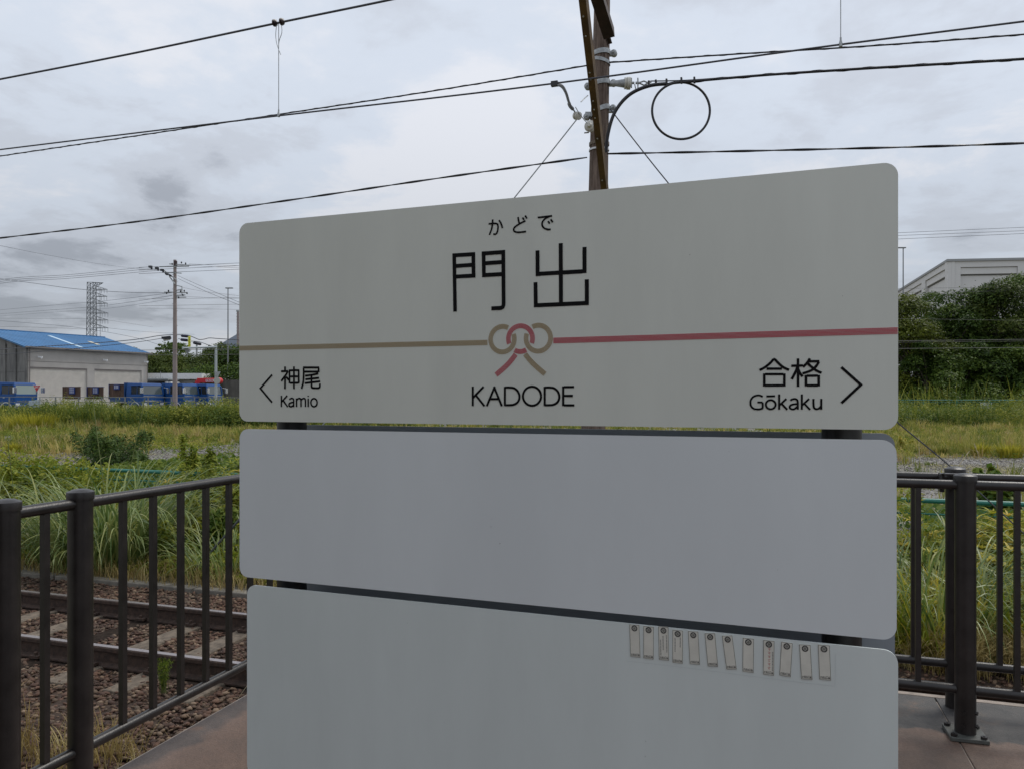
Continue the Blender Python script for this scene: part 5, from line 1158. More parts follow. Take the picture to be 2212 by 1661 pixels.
# ------------------------------------------------------------------ added sky blocker behind the viewer: keeps the sky off the sign's near face
st = thing('added_sky_blocker', (-2.2, -3.0, 0), 'unseen dark roof and timber walls added behind the viewer to block sky light', 'light blocker')
M_tim = mat('blocker_timber', (0.10, 0.075, 0.06), 0.8, var=0.2, scale=4)
m = MB(); m.box((-2.55, -2.5, 2.95), (4.3, 5.6, 0.12)); m.build('roof', mat('blocker_roof', (0.05, 0.05, 0.055), 0.6), st)
m = MB(); m.box((-1.78, -2.45, 1.44), (0.12, 4.8, 2.88)); m.box((-0.7, -4.9, 1.44), (2.2, 0.12, 2.88)); m.build('wall', M_tim, st)
for (x, y) in ((-4.5, 0.0), (0.35, -5.0), (-4.5, -5.0)): m = MB(); m.box((x, y, 1.12), (0.12, 0.12, 3.5)); m.build('post', M_tim, st)
# ------------------------------------------------------------------ vegetation
def blades(name, P, h, wdt, az, bend, parent=None, mat_=None, nseg=4, lean0=0.1, tint=None, tipw=0.08, fold=0.0, power=1.4, label=None, kind='stuff', cat='grass'):
    """curved leaves: P (N,3) bases, h lengths, bend = final angle from upright"""
    n = len(P); s = np.linspace(0, 1, nseg+1)
    ang = lean0[:, None] + (bend - lean0)[:, None]*s[None]**power if isinstance(lean0, np.ndarray) else lean0 + (bend[:, None]-lean0)*s[None]**power
    ds = h/nseg
    mid = (ang[:, 1:]+ang[:, :-1])/2
    rr = np.concatenate([np.zeros((n, 1)), np.cumsum(np.sin(mid)*ds[:, None], 1)], 1); zz = np.concatenate([np.zeros((n, 1)), np.cumsum(np.cos(mid)*ds[:, None], 1)], 1)
    dx, dy = np.cos(az), np.sin(az)
    cx = P[:, 0, None]+rr*dx[:, None]; cy = P[:, 1, None]+rr*dy[:, None]; cz = P[:, 2, None]+zz
    prof = np.where(s < 0.3, 0.55+0.45*s/0.3, 1-(1-tipw)*((s-0.3)/0.7)**1.6)
    tw = RNG.uniform(-0.9, 0.9, n)[:, None]*s[None]
    sxd = -dy[:, None]*np.cos(tw) + dx[:, None]*np.sin(tw)*0.6; syd = dx[:, None]*np.cos(tw) + dy[:, None]*np.sin(tw)*0.6; szd = np.sin(tw)*0.5
    hw = wdt[:, None]*prof[None]/2
    V = np.empty((n, nseg+1, 2, 3))
    for k, sg in ((0, -1), (1, 1)):
        V[:, :, k, 0] = cx+sg*sxd*hw; V[:, :, k, 1] = cy+sg*syd*hw; V[:, :, k, 2] = cz+sg*szd*hw
    base = (np.arange(n)*(nseg+1)*2)[:, None, None]; i = (np.arange(nseg)*2)[None, :, None]
    F = (base + i + np.array([0, 1, 3, 2])[None, None]).reshape(-1, 4)
    if tint is None: tint = RNG.uniform(0, 1, n)
    o = np_mesh(name, V.reshape(-1, 3), F, mat_, parent, tint=np.repeat(tint, (nseg+1)*2), smooth=False)
    if parent is None: tag(o, label, None, kind=kind)
    return o
def leafcloud(P, nrm, size, asp=0.5, tint=None):
    """diamond leaves folded a little about the midrib; returns V, F(4), T"""
    n = len(P); a = RNG.normal(size=(n, 3)); nrm = nrm/np.maximum(np.linalg.norm(nrm, axis=1), 1e-6)[:, None]
    u = a - (a*nrm).sum(1)[:, None]*nrm; u /= np.maximum(np.linalg.norm(u, axis=1), 1e-6)[:, None]; v = np.cross(nrm, u)
    L_ = size[:, None]; w_ = (size*asp)[:, None]
    V = np.stack([P - u*L_*0.5, P + v*w_*0.5 + nrm*L_*0.08 - u*L_*0.02, P + u*L_*0.5 - nrm*L_*0.10, P - v*w_*0.5 + nrm*L_*0.08 - u*L_*0.02], 1)
    F = (np.arange(n)*4)[:, None] + np.arange(4)[None]
    if tint is None: tint = RNG.uniform(0, 1, n)
    return V.reshape(-1, 3), F, np.repeat(tint, 4)
def leaves(name, P, nrm, size, mat_, parent=None, asp=0.5, tint=None, label=None):
    V, F, T = leafcloud(P, nrm, size, asp, tint); o = np_mesh(name, V, F, mat_, parent, tint=T)
    if parent is None: tag(o, label, None, kind='stuff')
    return o
U = RNG.uniform
def vnoise(x, y, seed=0):
    r_ = np.random.default_rng(seed); out = np.zeros(len(x))
    for k in range(14):
        a = r_.uniform(0, 6.28); fr = r_.uniform(0.6, 2.6); out += np.sin((x*np.cos(a)+y*np.sin(a))*fr + r_.uniform(0, 6.28))/fr
    return out/5.0
G_olive = fol('grass_olive', [(0.098, 0.140, 0.023), (0.196, 0.224, 0.042), (0.356, 0.325, 0.079), (0.575, 0.470, 0.179)], 0.35, patch=0.75, pscale=0.45)
G_straw = fol('grass_straw', [(0.22, 0.15, 0.05), (0.38, 0.29, 0.11), (0.50, 0.42, 0.20)], 0.3, patch=0.3, pscale=0.8)
G_misc = fol('silver_grass', [(0.078, 0.130, 0.030), (0.143, 0.206, 0.056), (0.262, 0.324, 0.112), (0.358, 0.368, 0.121)], 0.35, patch=0.2, pscale=1.0, rough=0.4, spec=0.5)
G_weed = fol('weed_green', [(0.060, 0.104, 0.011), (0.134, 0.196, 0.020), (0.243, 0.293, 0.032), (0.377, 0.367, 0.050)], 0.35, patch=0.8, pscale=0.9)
G_lush = fol('lush_green', [(0.041, 0.087, 0.013), (0.078, 0.145, 0.020), (0.190, 0.231, 0.027)], 0.35, patch=0.5, pscale=0.6)
G_bamb = fol('bamboo_grass', [(0.106, 0.167, 0.015), (0.238, 0.283, 0.025), (0.450, 0.399, 0.040), (0.595, 0.426, 0.060)], 0.35, patch=0.5, pscale=0.7)
G_dark = fol('dark_shrub', [(0.020, 0.048, 0.010), (0.050, 0.102, 0.017), (0.100, 0.145, 0.024)], 0.2, patch=0.3, pscale=1.0)
G_yel = fol('yellow_tuft', [(0.20, 0.21, 0.02), (0.38, 0.36, 0.035), (0.55, 0.48, 0.07)], 0.4, patch=0.3, pscale=0.5)
G_hedge = fol('roadside_weeds', [(0.056, 0.105, 0.019), (0.123, 0.185, 0.029), (0.246, 0.271, 0.044), (0.419, 0.407, 0.068)], 0.35, patch=0.75, pscale=0.13)
G_tree = fol('tree_leaf', [(0.023, 0.050, 0.010), (0.069, 0.120, 0.017), (0.163, 0.225, 0.031)], 0.25, patch=0.35, pscale=0.2)
G_tree2 = fol('tree_leaf_yellowish', [(0.038, 0.056, 0.009), (0.111, 0.143, 0.016), (0.212, 0.240, 0.026)], 0.3, patch=0.35, pscale=0.25)
G_ivy = fol('vine_leaf', [(0.03, 0.055, 0.010), (0.08, 0.115, 0.02), (0.15, 0.18, 0.035)], 0.3, patch=0.55, pscale=0.22)
M_bark = mat('bark', (0.06, 0.05, 0.04), 0.95, var=0.3, scale=6)
M_stem = mat('stem', (0.14, 0.17, 0.05), 0.7)

# --- verge behind the kerb: dry short grass
def field(n, x0, x1, y0, y1): return U(x0, x1, n), U(y0, y1, n)
x, y = field(14000, -13, 9, 7.02, 7.9); P = np.column_stack([x, y, np.full(len(x), BZ-0.01)]); n = len(x)
blades('dry_verge_grass', P, U(0.10, 0.34, n), U(0.004, 0.009, n), U(0, 6.28, n), U(0.5, 1.9, n), mat_=G_straw, nseg=4, label='short straw coloured grass along the kerb of the track')
# --- low weeds behind: leafy mound with hollows
def weedtop(x, y):
    h = 0.42 + 0.30*vnoise(x*1.1, y*1.1, 5) + 0.10*np.clip(y-8.2, 0, 2.5)
    gap = ((x > -10.5) & (x < -9.1)) | ((x > 1.7) & (x < 3.6))
    h += np.exp(-((y-10.15)/0.45)**2)*np.where(gap, 0.0, 0.66)
    h *= np.clip((y-7.25)/1.0, 0.15, 1); return np.clip(h, 0.08, 1.25)
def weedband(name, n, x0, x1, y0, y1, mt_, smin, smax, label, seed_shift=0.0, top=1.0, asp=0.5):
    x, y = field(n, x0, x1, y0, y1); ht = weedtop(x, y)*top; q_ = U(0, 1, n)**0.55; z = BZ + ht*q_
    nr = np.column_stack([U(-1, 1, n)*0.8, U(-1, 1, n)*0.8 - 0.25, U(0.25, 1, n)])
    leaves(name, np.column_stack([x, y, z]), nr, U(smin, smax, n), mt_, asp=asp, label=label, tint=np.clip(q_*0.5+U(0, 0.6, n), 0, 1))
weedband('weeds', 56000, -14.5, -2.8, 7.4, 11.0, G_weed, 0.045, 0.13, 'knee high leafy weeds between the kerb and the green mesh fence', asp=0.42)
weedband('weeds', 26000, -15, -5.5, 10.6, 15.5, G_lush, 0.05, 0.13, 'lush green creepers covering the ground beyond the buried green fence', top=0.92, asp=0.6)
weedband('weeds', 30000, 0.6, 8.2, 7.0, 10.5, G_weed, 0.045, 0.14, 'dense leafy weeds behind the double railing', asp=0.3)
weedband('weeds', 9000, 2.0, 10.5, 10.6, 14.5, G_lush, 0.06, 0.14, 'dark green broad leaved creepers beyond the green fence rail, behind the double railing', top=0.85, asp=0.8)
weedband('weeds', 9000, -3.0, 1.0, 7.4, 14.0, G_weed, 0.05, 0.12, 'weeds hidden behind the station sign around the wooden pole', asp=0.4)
# grass blades through them
def grassband(name, n, x0, x1, y0, y1, h0, h1, w0, w1, mt_, label, b0=0.5, b1=1.8, nseg=5, clump=0):
    if clump:
        k = max(1, n//clump); cx, cy = field(k, x0, x1, y0, y1); idx = RNG.integers(0, k, n); x = cx[idx]+RNG.normal(size=n)*0.07; y = cy[idx]+RNG.normal(size=n)*0.07; tn = np.clip(U(0, 1, k)[idx]*0.7+U(0, 0.3, n), 0, 1); hs = U(0.6, 1.1, k)[idx]
    else: x, y = field(n, x0, x1, y0, y1); tn = U(0, 1, n); hs = np.ones(n)
    P = np.column_stack([x, y, np.full(n, BZ-0.02)])
    return blades(name, P, U(h0, h1, n)*hs, U(w0, w1, n), U(0, 6.28, n), U(b0, b1, n), mat_=mt_, nseg=nseg, tint=tn, label=label)
grassband('tall_grass', 4000, -12.5, -2.6, 7.6, 11.2, 0.35, 0.95, 0.006, 0.014, G_weed, 'green grass blades rising through the weeds behind the kerb', clump=28)
grassband('tall_grass', 4500, 0.4, 8.2, 7.4, 10.3, 0.4, 1.05, 0.014, 0.030, G_misc, 'tall arching grass blades behind the double railing', 0.7, 2.3, clump=40)
grassband('yellowing_grass', 9000, 0.4, 8.2, 6.95, 8.4, 0.25, 0.85, 0.010, 0.024, G_bamb, 'yellow green grass leaning over the kerb behind the double railing', 0.6, 2.2, clump=25)
grassband('straw_clump_grass', 3400, 0.9, 2.6, 6.8, 7.2, 0.2, 0.55, 0.005, 0.010, G_straw, 'bleached straw drooping over the stones behind the double railing', 0.9, 2.6, clump=90)
grassband('dry_grass', 5200, -5.6, -2.75, 1.6, 3.75, 0.12, 0.42, 0.004, 0.008, G_straw, 'dry straw grass growing in the ballast beside the platform', 0.4, 1.7, clump=60)

# bamboo-like whorled leaves on the right
def whorls(name, n, x0, x1, y0, y1, label):
    x, y = field(n, x0, x1, y0, y1); z = BZ + U(0.25, 1.0, n)*weedtop(x, y)*1.25
    k = 8; az = U(0, 6.28, n)[:, None] + np.arange(k)[None]*2*math.pi/k + U(-0.2, 0.2, (n, k)); P = np.repeat(np.column_stack([x, y, z]), k, 0)
    N_ = n*k; L_ = U(0.13, 0.25, N_)
    return blades(name, P, L_, L_*0.13, az.ravel(), U(1.5, 2.1, N_), mat_=G_bamb, nseg=3, lean0=1.0, tint=np.repeat(U(0, 1, n), k), label=label)
whorls('bamboo_grass', 2600, 0.8, 7.0, 6.95, 9.6, 'pale whorled leaves of dwarf bamboo behind the double railing')
whorls('whorled_weeds', 500, -10.5, -3.0, 7.9, 10.5, 'whorled leaves scattered among the weeds behind the kerb')

# --- individual plants
def clumpgrass(loc, rad, n, h0, h1, w0, w1, mt_, label, b0=0.6, b1=2.4, plumes=3, name='silver_grass_clump'):
    t_ = thing(name, loc, label, 'grass clump'); r_ = rad*0.65*np.sqrt(U(0, 1, n)); a = U(0, 6.28, n); x = loc[0]+r_*np.cos(a); y = loc[1]+r_*np.sin(a)
    P = np.column_stack([x, y, np.full(n, loc[2])]); az = a + RNG.normal(size=n)*0.5
    hh = h0+(h1-h0)*U(0, 1, n)**1.6; blades('leaf_blades', P, hh, U(w0, w1, n)*0.95, az, U(b0+0.8, b1+0.7, n), parent=t_, mat_=mt_, nseg=11, lean0=U(0.0, 0.65, n), power=1.9)
    for k in range(plumes):
        m = MB(); a0 = random.uniform(0, 6.28); e = Vector((math.cos(a0)*random.uniform(.1, .6), math.sin(a0)*random.uniform(.1, .6), h1*random.uniform(.95, 1.2)))
        m.tube([Vector(loc), Vector(loc)+e*0.5+Vector((0, 0, .06)), Vector(loc)+e], [0.005, 0.004, 0.006], 5); m.build('stalk', M_stem, t_)
    return t_
clumpgrass((-8.1, 7.95, BZ), 1.3, 900, 0.9, 1.95, 0.018, 0.034, G_misc, 'big arching clump of silvery grass behind the kerb, seen over the side railing')
clumpgrass((-9.9, 8.1, BZ), 0.9, 260, 0.8, 1.4, 0.016, 0.028, G_misc, 'smaller drooping clump of silvery grass at the frame edge above the platform railing', plumes=1)
clumpgrass((-6.1, 7.75, BZ), 0.8, 170, 0.5, 1.1, 0.012, 0.024, G_misc, 'loose drooping tuft of long grass right of the big silvery clump', plumes=1)
clumpgrass((1.35, 7.6, BZ), 0.9, 320, 0.8, 1.6, 0.012, 0.024, G_misc, 'arching green grass clump between the station sign and the double railing posts', plumes=0)
clumpgrass((2.9, 7.9, BZ), 0.9, 300, 0.7, 1.5, 0.012, 0.024, G_misc, 'arching green grass clump just right of the double railing posts', plumes=0)
def weedbush(loc, h, rad, n, mt_, label, ls=(0.05, 0.10), asp=0.45, stems=5, name='leafy_weed', cat='plant', droop=0.0):
    t_ = thing(name, loc, label, cat); L = Vector(loc); PP = []; NN = []; TT = []
    for k in range(stems):
        a = random.uniform(0, 6.28); rr3 = rad*random.uniform(0.15, 0.75); tip = L + Vector((math.cos(a)*rr3, math.sin(a)*rr3, h*random.uniform(0.72, 1.0)))
        mid = L.lerp(tip, 0.5) + Vector((0, 0, h*0.06)); m = MB(); m.tube([L, mid, tip], [0.014, 0.009, 0.003], 6); m.build('stem', M_stem if mt_ is not G_dark else M_bark, t_)
        c_ = n//stems; s_ = U(0.12, 1, c_)**0.8; base = np.array(L)[None]*(1-s_)[:, None] + np.array(tip)[None]*s_[:, None]; aa = U(0, 6.28, c_); rr4 = rad*0.55*(1.12-s_)*np.sqrt(U(0.02, 1, c_))
        p = base + np.column_stack([np.cos(aa)*rr4, np.sin(aa)*rr4, U(-0.05, 0.1, c_)*h - droop*rr4]); PP.append(p); NN.append(np.column_stack([np.cos(aa)*0.5, np.sin(aa)*0.5, U(0.3, 1, c_)])); TT.append(np.clip(U(0, 0.6, c_) + s_*0.4, 0, 1))
    P = np.concatenate(PP); leaves('foliage', P, np.concatenate(NN), U(ls[0], ls[1], len(P)), mt_, t_, asp=asp, tint=np.concatenate(TT)); return t_
def gz(x, f): p = G(x, 857, f); return (p.x, p.y, BZ)
weedbush(gz(428, 13.0), 1.42, 0.55, 2600, G_weed, 'tall bushy weed standing beside the end of the green fence rail', asp=0.4)
weedbush(gz(468, 12.2), 1.28, 0.5, 2300, G_weed, 'second tall bushy weed, close to the edge of the sign board', asp=0.4)
weedbush(gz(400, 10.8), 0.82, 0.45, 1500, G_weed, 'rounded yellow green weed below the green fence rail', asp=0.5)
weedbush(gz(505, 13.5), 0.95, 0.6, 1800, G_lush, 'broad green bush touching the edge of the sign board above the railing', asp=0.75)
weedbush(gz(492, 10.6), 0.95, 0.55, 2600, G_weed, 'leafy dark stemmed weed by the sign board edge, behind the last visible railing bars', ls=(0.05, 0.12), asp=0.5)
weedbush(gz(440, 10.0), 0.75, 0.6, 2600, G_lush, 'low deep green bush behind the railing, below the two tall bushy weeds', ls=(0.05, 0.11), asp=0.55)
weedbush(gz(382, 9.8), 0.62, 0.5, 1800, G_weed, 'small leafy weed between the silvery clump and the deep green bush', ls=(0.04, 0.10), asp=0.45)
weedbush(gz(60, 13.5), 1.0, 0.9, 3600, G_weed, 'spreading yellow green weed at the frame edge above the railing', ls=(0.05, 0.12), asp=0.45, stems=8)
weedbush(gz(120, 14.5), 0.95, 0.9, 3400, G_weed, 'spreading green weed left of the silvery clump, second from the frame edge', ls=(0.05, 0.12), asp=0.45, stems=8)
weedbush(gz(236, 21), 1.30, 1.5, 5200, G_dark, 'dark spreading shrub at the edge of the gravel yard', ls=(0.06, 0.13), asp=0.4, stems=9, name='dark_shrub', cat='shrub')
weedbush(gz(320, 19.0), 0.85, 0.9, 1800, G_dark, 'small dark shrub beside the larger dark spreading one', ls=(0.06, 0.12), asp=0.4, stems=6, name='dark_shrub', cat='shrub')
weedbush(gz(1960, 30), 0.6, 0.5, 900, G_bamb, 'light green sapling at the sign corner in the grassy yard', ls=(0.06, 0.16), asp=0.25, name='sapling')
weedbush(gz(2160, 12.4), 0.95, 0.8, 1200, G_lush, 'broad leaved plant beyond the green rail behind the double railing', ls=(0.08, 0.16), asp=0.85)
p = GZ(353, 1497, BZ); cb = thing('small_weed', (p.x, p.y, BZ), 'small feathery green weed growing against the near rail in the ballast', 'plant')
n = 46; blades('leaf_blades', np.column_stack([np.full(n, p.x)+RNG.normal(size=n)*0.012, np.full(n, p.y)+RNG.normal(size=n)*0.012, np.full(n, BZ)]), U(0.10, 0.26, n), np.full(n, 0.004), U(0, 6.28, n), U(0.1, 0.7, n), parent=cb, mat_=M_stem, nseg=3)
n = 900; s_ = U(0.15, 1, n); aa = U(0, 6.28, n); leaves('foliage', np.column_stack([p.x+np.cos(aa)*0.085*s_*U(0.2, 1, n), p.y+np.sin(aa)*0.085*s_*U(0.2, 1, n), BZ+0.25*s_]), np.column_stack([np.cos(aa), np.sin(aa), U(0, .6, n)]), U(0.012, 0.028, n), G_weed, cb, asp=0.22)
for (x, y, lb, hh, aa) in ((505, 1560, 'single dry stalk leaning over the platform edge near the sign', 0.30, 0.9), (262, 1640, 'pale broken grass stalk standing in the ballast by the side railing', 0.16, 1.2)):
    p = GZ(x, y, BZ); m = MB(); m.tube(curve3([p, p+Vector((0.02, 0.02, hh*0.5)), p+Vector((0.09, 0.05, hh*0.9)), p+Vector((0.10, 0.06, hh))], 4), [0.0018]*12+[0.0015], 5); tag(m.build('dry_stalk', mat('straw_stalk', (0.45, 0.38, 0.25), 0.8), None), lb, 'plant')

# --- the open yard: tufted grass thinning over gravel
def yardgrass(n, f0, f1, t0, t1, h0, h1, w_, mt_, label, dens=None, name='yard_grass', seed=3, thr=0.0, b1=1.5):
    kc = max(1, n//22); fc = np.sqrt(U(f0**2, f1**2, kc)); tcn = U(t0, t1, kc); idx = RNG.integers(0, kc, n)
    f = fc[idx]+RNG.normal(size=n)*0.11; t = tcn[idx]+RNG.normal(size=n)*0.11/fc[idx]; ct = U(0, 1, kc)[idx]; ch = (0.35+RNG.uniform(0, 1, kc)**2.2*1.25)[idx]; cj = RNG.normal(size=kc)[idx]*0.38; r = t*f; x = CY*r - SY*f; y = SY*r + CY*f
    k = vnoise(x*0.35, y*0.35, seed) + 0.35*vnoise(x*1.3, y*1.3, seed+1); ok = k + cj > thr + (dens(f, t) if dens else 0); x, y, f, ct, ch = x[ok], y[ok], f[ok], ct[ok], ch[ok]; n = len(x)
    P = np.column_stack([x, y, np.full(n, BZ-0.02)]); hh = U(h0, h1, n)*(0.75+0.5*np.clip(k[ok], 0, 1))*ch
    blades(name, P, hh, w_*f*U(0.6, 1.3, n), U(0, 6.28, n), U(0.25, b1, n), mat_=mt_, nseg=3, tint=np.clip(0.6*ct+U(0, 0.4, n), 0, 1), label=label)
bump_ = lambda f, c, w_: np.exp(-((f-c)/w_)**2)
dl = lambda f, t: -0.50 + 1.15*bump_(f, 25, 6.5) + 1.0*bump_(f, 40, 3.6)*np.clip((-0.46-t)*12, -0.3, 1)
yardgrass(70000, 19, 60, -0.70, -0.28, 0.22, 0.60, 0.0010, G_olive, 'patchy olive and straw coloured grass across the gravel yard before the warehouse', dl, seed=3)
yardgrass(26000, 19, 60, -0.70, -0.28, 0.20, 0.55, 0.0008, G_straw, 'bleached dry grass mixed into the yard before the warehouse', dl, seed=3, name='dry_yard_grass', b1=2.0)
dr_ = lambda f, t: -0.75 + 1.35*bump_(f, 24, 5.0)
yardgrass(60000, 15, 62, 0.47, 0.75, 0.22, 0.58, 0.0010, G_olive, 'olive green yard grass before the dark weed bank', dr_, seed=9)
yardgrass(12000, 22, 60, 0.47, 0.75, 0.2, 0.5, 0.0009, G_straw, 'bleached dry grass mixed into the yard before the dark weed bank', dr_, seed=9, name='dry_yard_grass', b1=2.0)
yardgrass(60000, 16, 60, -0.30, 0.48, 0.2, 0.5, 0.0014, G_olive, 'yard grass seen in the slot between the sign boards', lambda f, t: np.where(t < 0.06, 0.35, -0.3), seed=5)
for (x, f, h, n, lb) in ((66, 50, 1.35, 900, 'bright yellow green grass clump in front of the dark weeds by the first truck'), (365, 54, 1.3, 700, 'bright yellow patch of tall grass below the concrete pole'), (2182, 27.5, 0.62, 380, 'bright yellow grass tuft on the gravel beside the frame edge'), (2122, 28.5, 0.55, 260, 'yellow grass tuft between the gravel and the yard grass, next to a brighter one'), (2030, 29, 0.45, 240, 'small green grass tuft on the gravel above the railing post'), (30, 30, 0.5, 260, 'low straw yellow tuft on the gravel at the frame edge')):
    p = gz(x, f); t_ = thing('grass_tuft', p, lb, 'grass tuft', 'tufts in the yard'); a = U(0, 6.28, n); rr = h*0.55*np.sqrt(U(0, 1, n)) * (1.6 if f > 45 else 0.7)
    blades('leaf_blades', np.column_stack([p[0]+rr*np.cos(a)*1.6, p[1]+rr*np.sin(a), np.full(n, BZ-0.02)]), U(0.5, 1.0, n)*h, np.full(n, 0.0009*f), a, U(0.2, 1.4, n), parent=t_, mat_=G_yel if n != 240 else G_olive, nseg=4)
for (x, y, f, dx, lb) in ((1987, 971, 24, -0.1, 'tall pale grass stalk standing behind the outer railing, beside the sign'), (2070, 1000, 24, 0.9, 'leaning pale seed stalk above the railing post'), (2120, 985, 25, -0.6, 'pale seed stalk leaning over the brightest yellow tuft'), (90, 945, 30, -0.5, 'bare grey twig standing in the yard at the frame edge')):
    p = Vector(gz(x, f)); tp_ = G(x + dx*20, y - 18, f); m = MB(); m.tube([p, p.lerp(tp_, 0.5), tp_], [0.012, 0.01, 0.008], 5); m.tube([tp_, tp_ + (tp_-p).normalized()*0.16], [0.02, 0.008], 5); tag(m.build('grass_stalk', bpy.data.materials['straw_stalk'], None), lb, 'grass stalk', 'single stalks in the yard')

# loose stones lying on the open yard where the grass is thin
nS = 30000; f = np.sqrt(U(17.0**2, 36**2, nS)); t = np.where(U(0, 1, nS) < 0.62, U(-0.70, -0.30, nS), U(0.46, 0.74, nS)); r = t*f; x = CY*r - SY*f; y = SY*r + CY*f
M_yst, t_, b_ = node_mat('yard_stone'); at = t_.nodes.new('ShaderNodeAttribute'); at.attribute_name = 'tint'
t_.links.new(rp(t_, at.outputs['Fac'], [(0.0, (0.07, 0.064, 0.056)), (0.5, (0.19, 0.175, 0.155)), (1.0, (0.38, 0.36, 0.33))]), b_.inputs['Base Color']); b_.inputs['Roughness'].default_value = 0.9
tag(stones('yard_gravel', np.column_stack([x, y, np.full(nS, BZ-0.012)]), U(0.012, 0.04, nS), M_yst), 'loose grey gravel scattered over the bare bands of the yard', kind='stuff')

# --- bank of weeds along the far road
def bank(name, n, f0, f1, t0, t1, hfun, mt_, s0, s1, label, asp=0.35, K=150):
    fc = U(f0, f1, K); tcc = U(t0, t1, K); hh = hfun(tcc)*U(0.55, 1.15, K); rw = U(0.7, 1.9, K); ct = U(-0.38, 0.38, K)
    k = RNG.integers(0, K, n); d = RNG.normal(size=(n, 3)); d /= np.linalg.norm(d, axis=1)[:, None]; d[:, 2] = np.abs(d[:, 2]); q_ = U(0.72, 1.06, n)
    lump = 1+0.14*np.sin(d[:, 0]*9+k)*np.cos(d[:, 1]*8+k*1.7)
    rr = rw[k]*q_*lump; r = tcc[k]*fc[k] + d[:, 0]*rr; f = fc[k] + d[:, 1]*rr; x = CY*r - SY*f; y = SY*r + CY*f; z = BZ + hh[k]*q_*lump*d[:, 2]**0.8
    nr = np.column_stack([d[:, 0]*CY - d[:, 1]*SY, d[:, 0]*SY + d[:, 1]*CY, d[:, 2]+0.3]) + RNG.normal(size=(n, 3))*0.55
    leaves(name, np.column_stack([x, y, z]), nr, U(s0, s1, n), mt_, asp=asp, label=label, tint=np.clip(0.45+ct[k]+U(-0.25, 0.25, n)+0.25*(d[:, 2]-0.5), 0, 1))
def bankgrass(n, f0, f1, t0, t1, hfun, mt_, label):
    f = U(f0, f1, n); t = U(t0, t1, n); r = t*f; x = CY*r - SY*f; y = SY*r + CY*f; P = np.column_stack([x, y, np.full(n, BZ-0.02)])
    h = hfun(t)*U(0.45, 1.2, n)*(1+0.3*vnoise(x*0.9, y*0.9, 21)+0.25*vnoise(x*0.3, y*0.3, 22)); blades('bank_grass', P, h, 0.0011*f*U(0.6, 1.2, n), U(0, 6.28, n), U(0.2, 1.5, n), mat_=mt_, nseg=4, label=label)
hl = lambda t: 1.75 + 0.22*np.sin(t*31) 
bank('weed_bank', 60000, 51, 58, -0.72, -0.30, hl, G_hedge, 0.10, 0.24, 'bank of mixed green and yellowish weeds along the road in front of the trucks')
bankgrass(7000, 51, 57.5, -0.72, -0.30, lambda t: 1.55+0*t, G_hedge, 'tall grass sticking out of the weed bank in front of the trucks')
bank('weed_bank', 40000, 53, 60, 0.46, 0.76, lambda t: 1.78+0.2*np.sin(t*40+1), G_hedge, 0.09, 0.22, 'dark feathery weed bank in front of the green mesh fence')
bankgrass(2500, 53, 59, 0.46, 0.76, lambda t: 1.45+0*t, G_hedge, 'tall grass in the dark weed bank before the green mesh fence')
bank('weed_bank', 36000, 53, 62, -0.32, 0.50, lambda t: 1.7+0*t, G_hedge, 0.12, 0.28, 'weed bank running on behind the station sign', K=220)
bank('yard_weeds', 16000, 22, 54, -0.28, 0.48, lambda t: 0.36+0*t, G_weed, 0.07, 0.16, 'low leafy yard weeds behind the station sign', K=110)
bank('undergrowth', 22000, 62.5, 68, 0.44, 0.80, lambda t: 3.4+0*t, G_tree, 0.14, 0.34, 'undergrowth between the green mesh fence and the tree belt', K=60)
bankgrass(1200, 61.5, 66, 0.44, 0.80, lambda t: 3.0+0*t, G_hedge, 'tall dull reeds behind the green mesh fence under the trees')

bank('yard_weeds', 20000, 30, 52, -0.70, -0.28, lambda t: 0.42+0*t, G_weed, 0.05, 0.14, 'low leafy weeds dotted over the yard in front of the warehouse', K=130)
bank('yard_weeds', 18000, 27, 54, 0.46, 0.75, lambda t: 0.36+0*t, G_weed, 0.05, 0.13, 'low leafy weeds dotted over the yard before the dark weed bank', K=90)

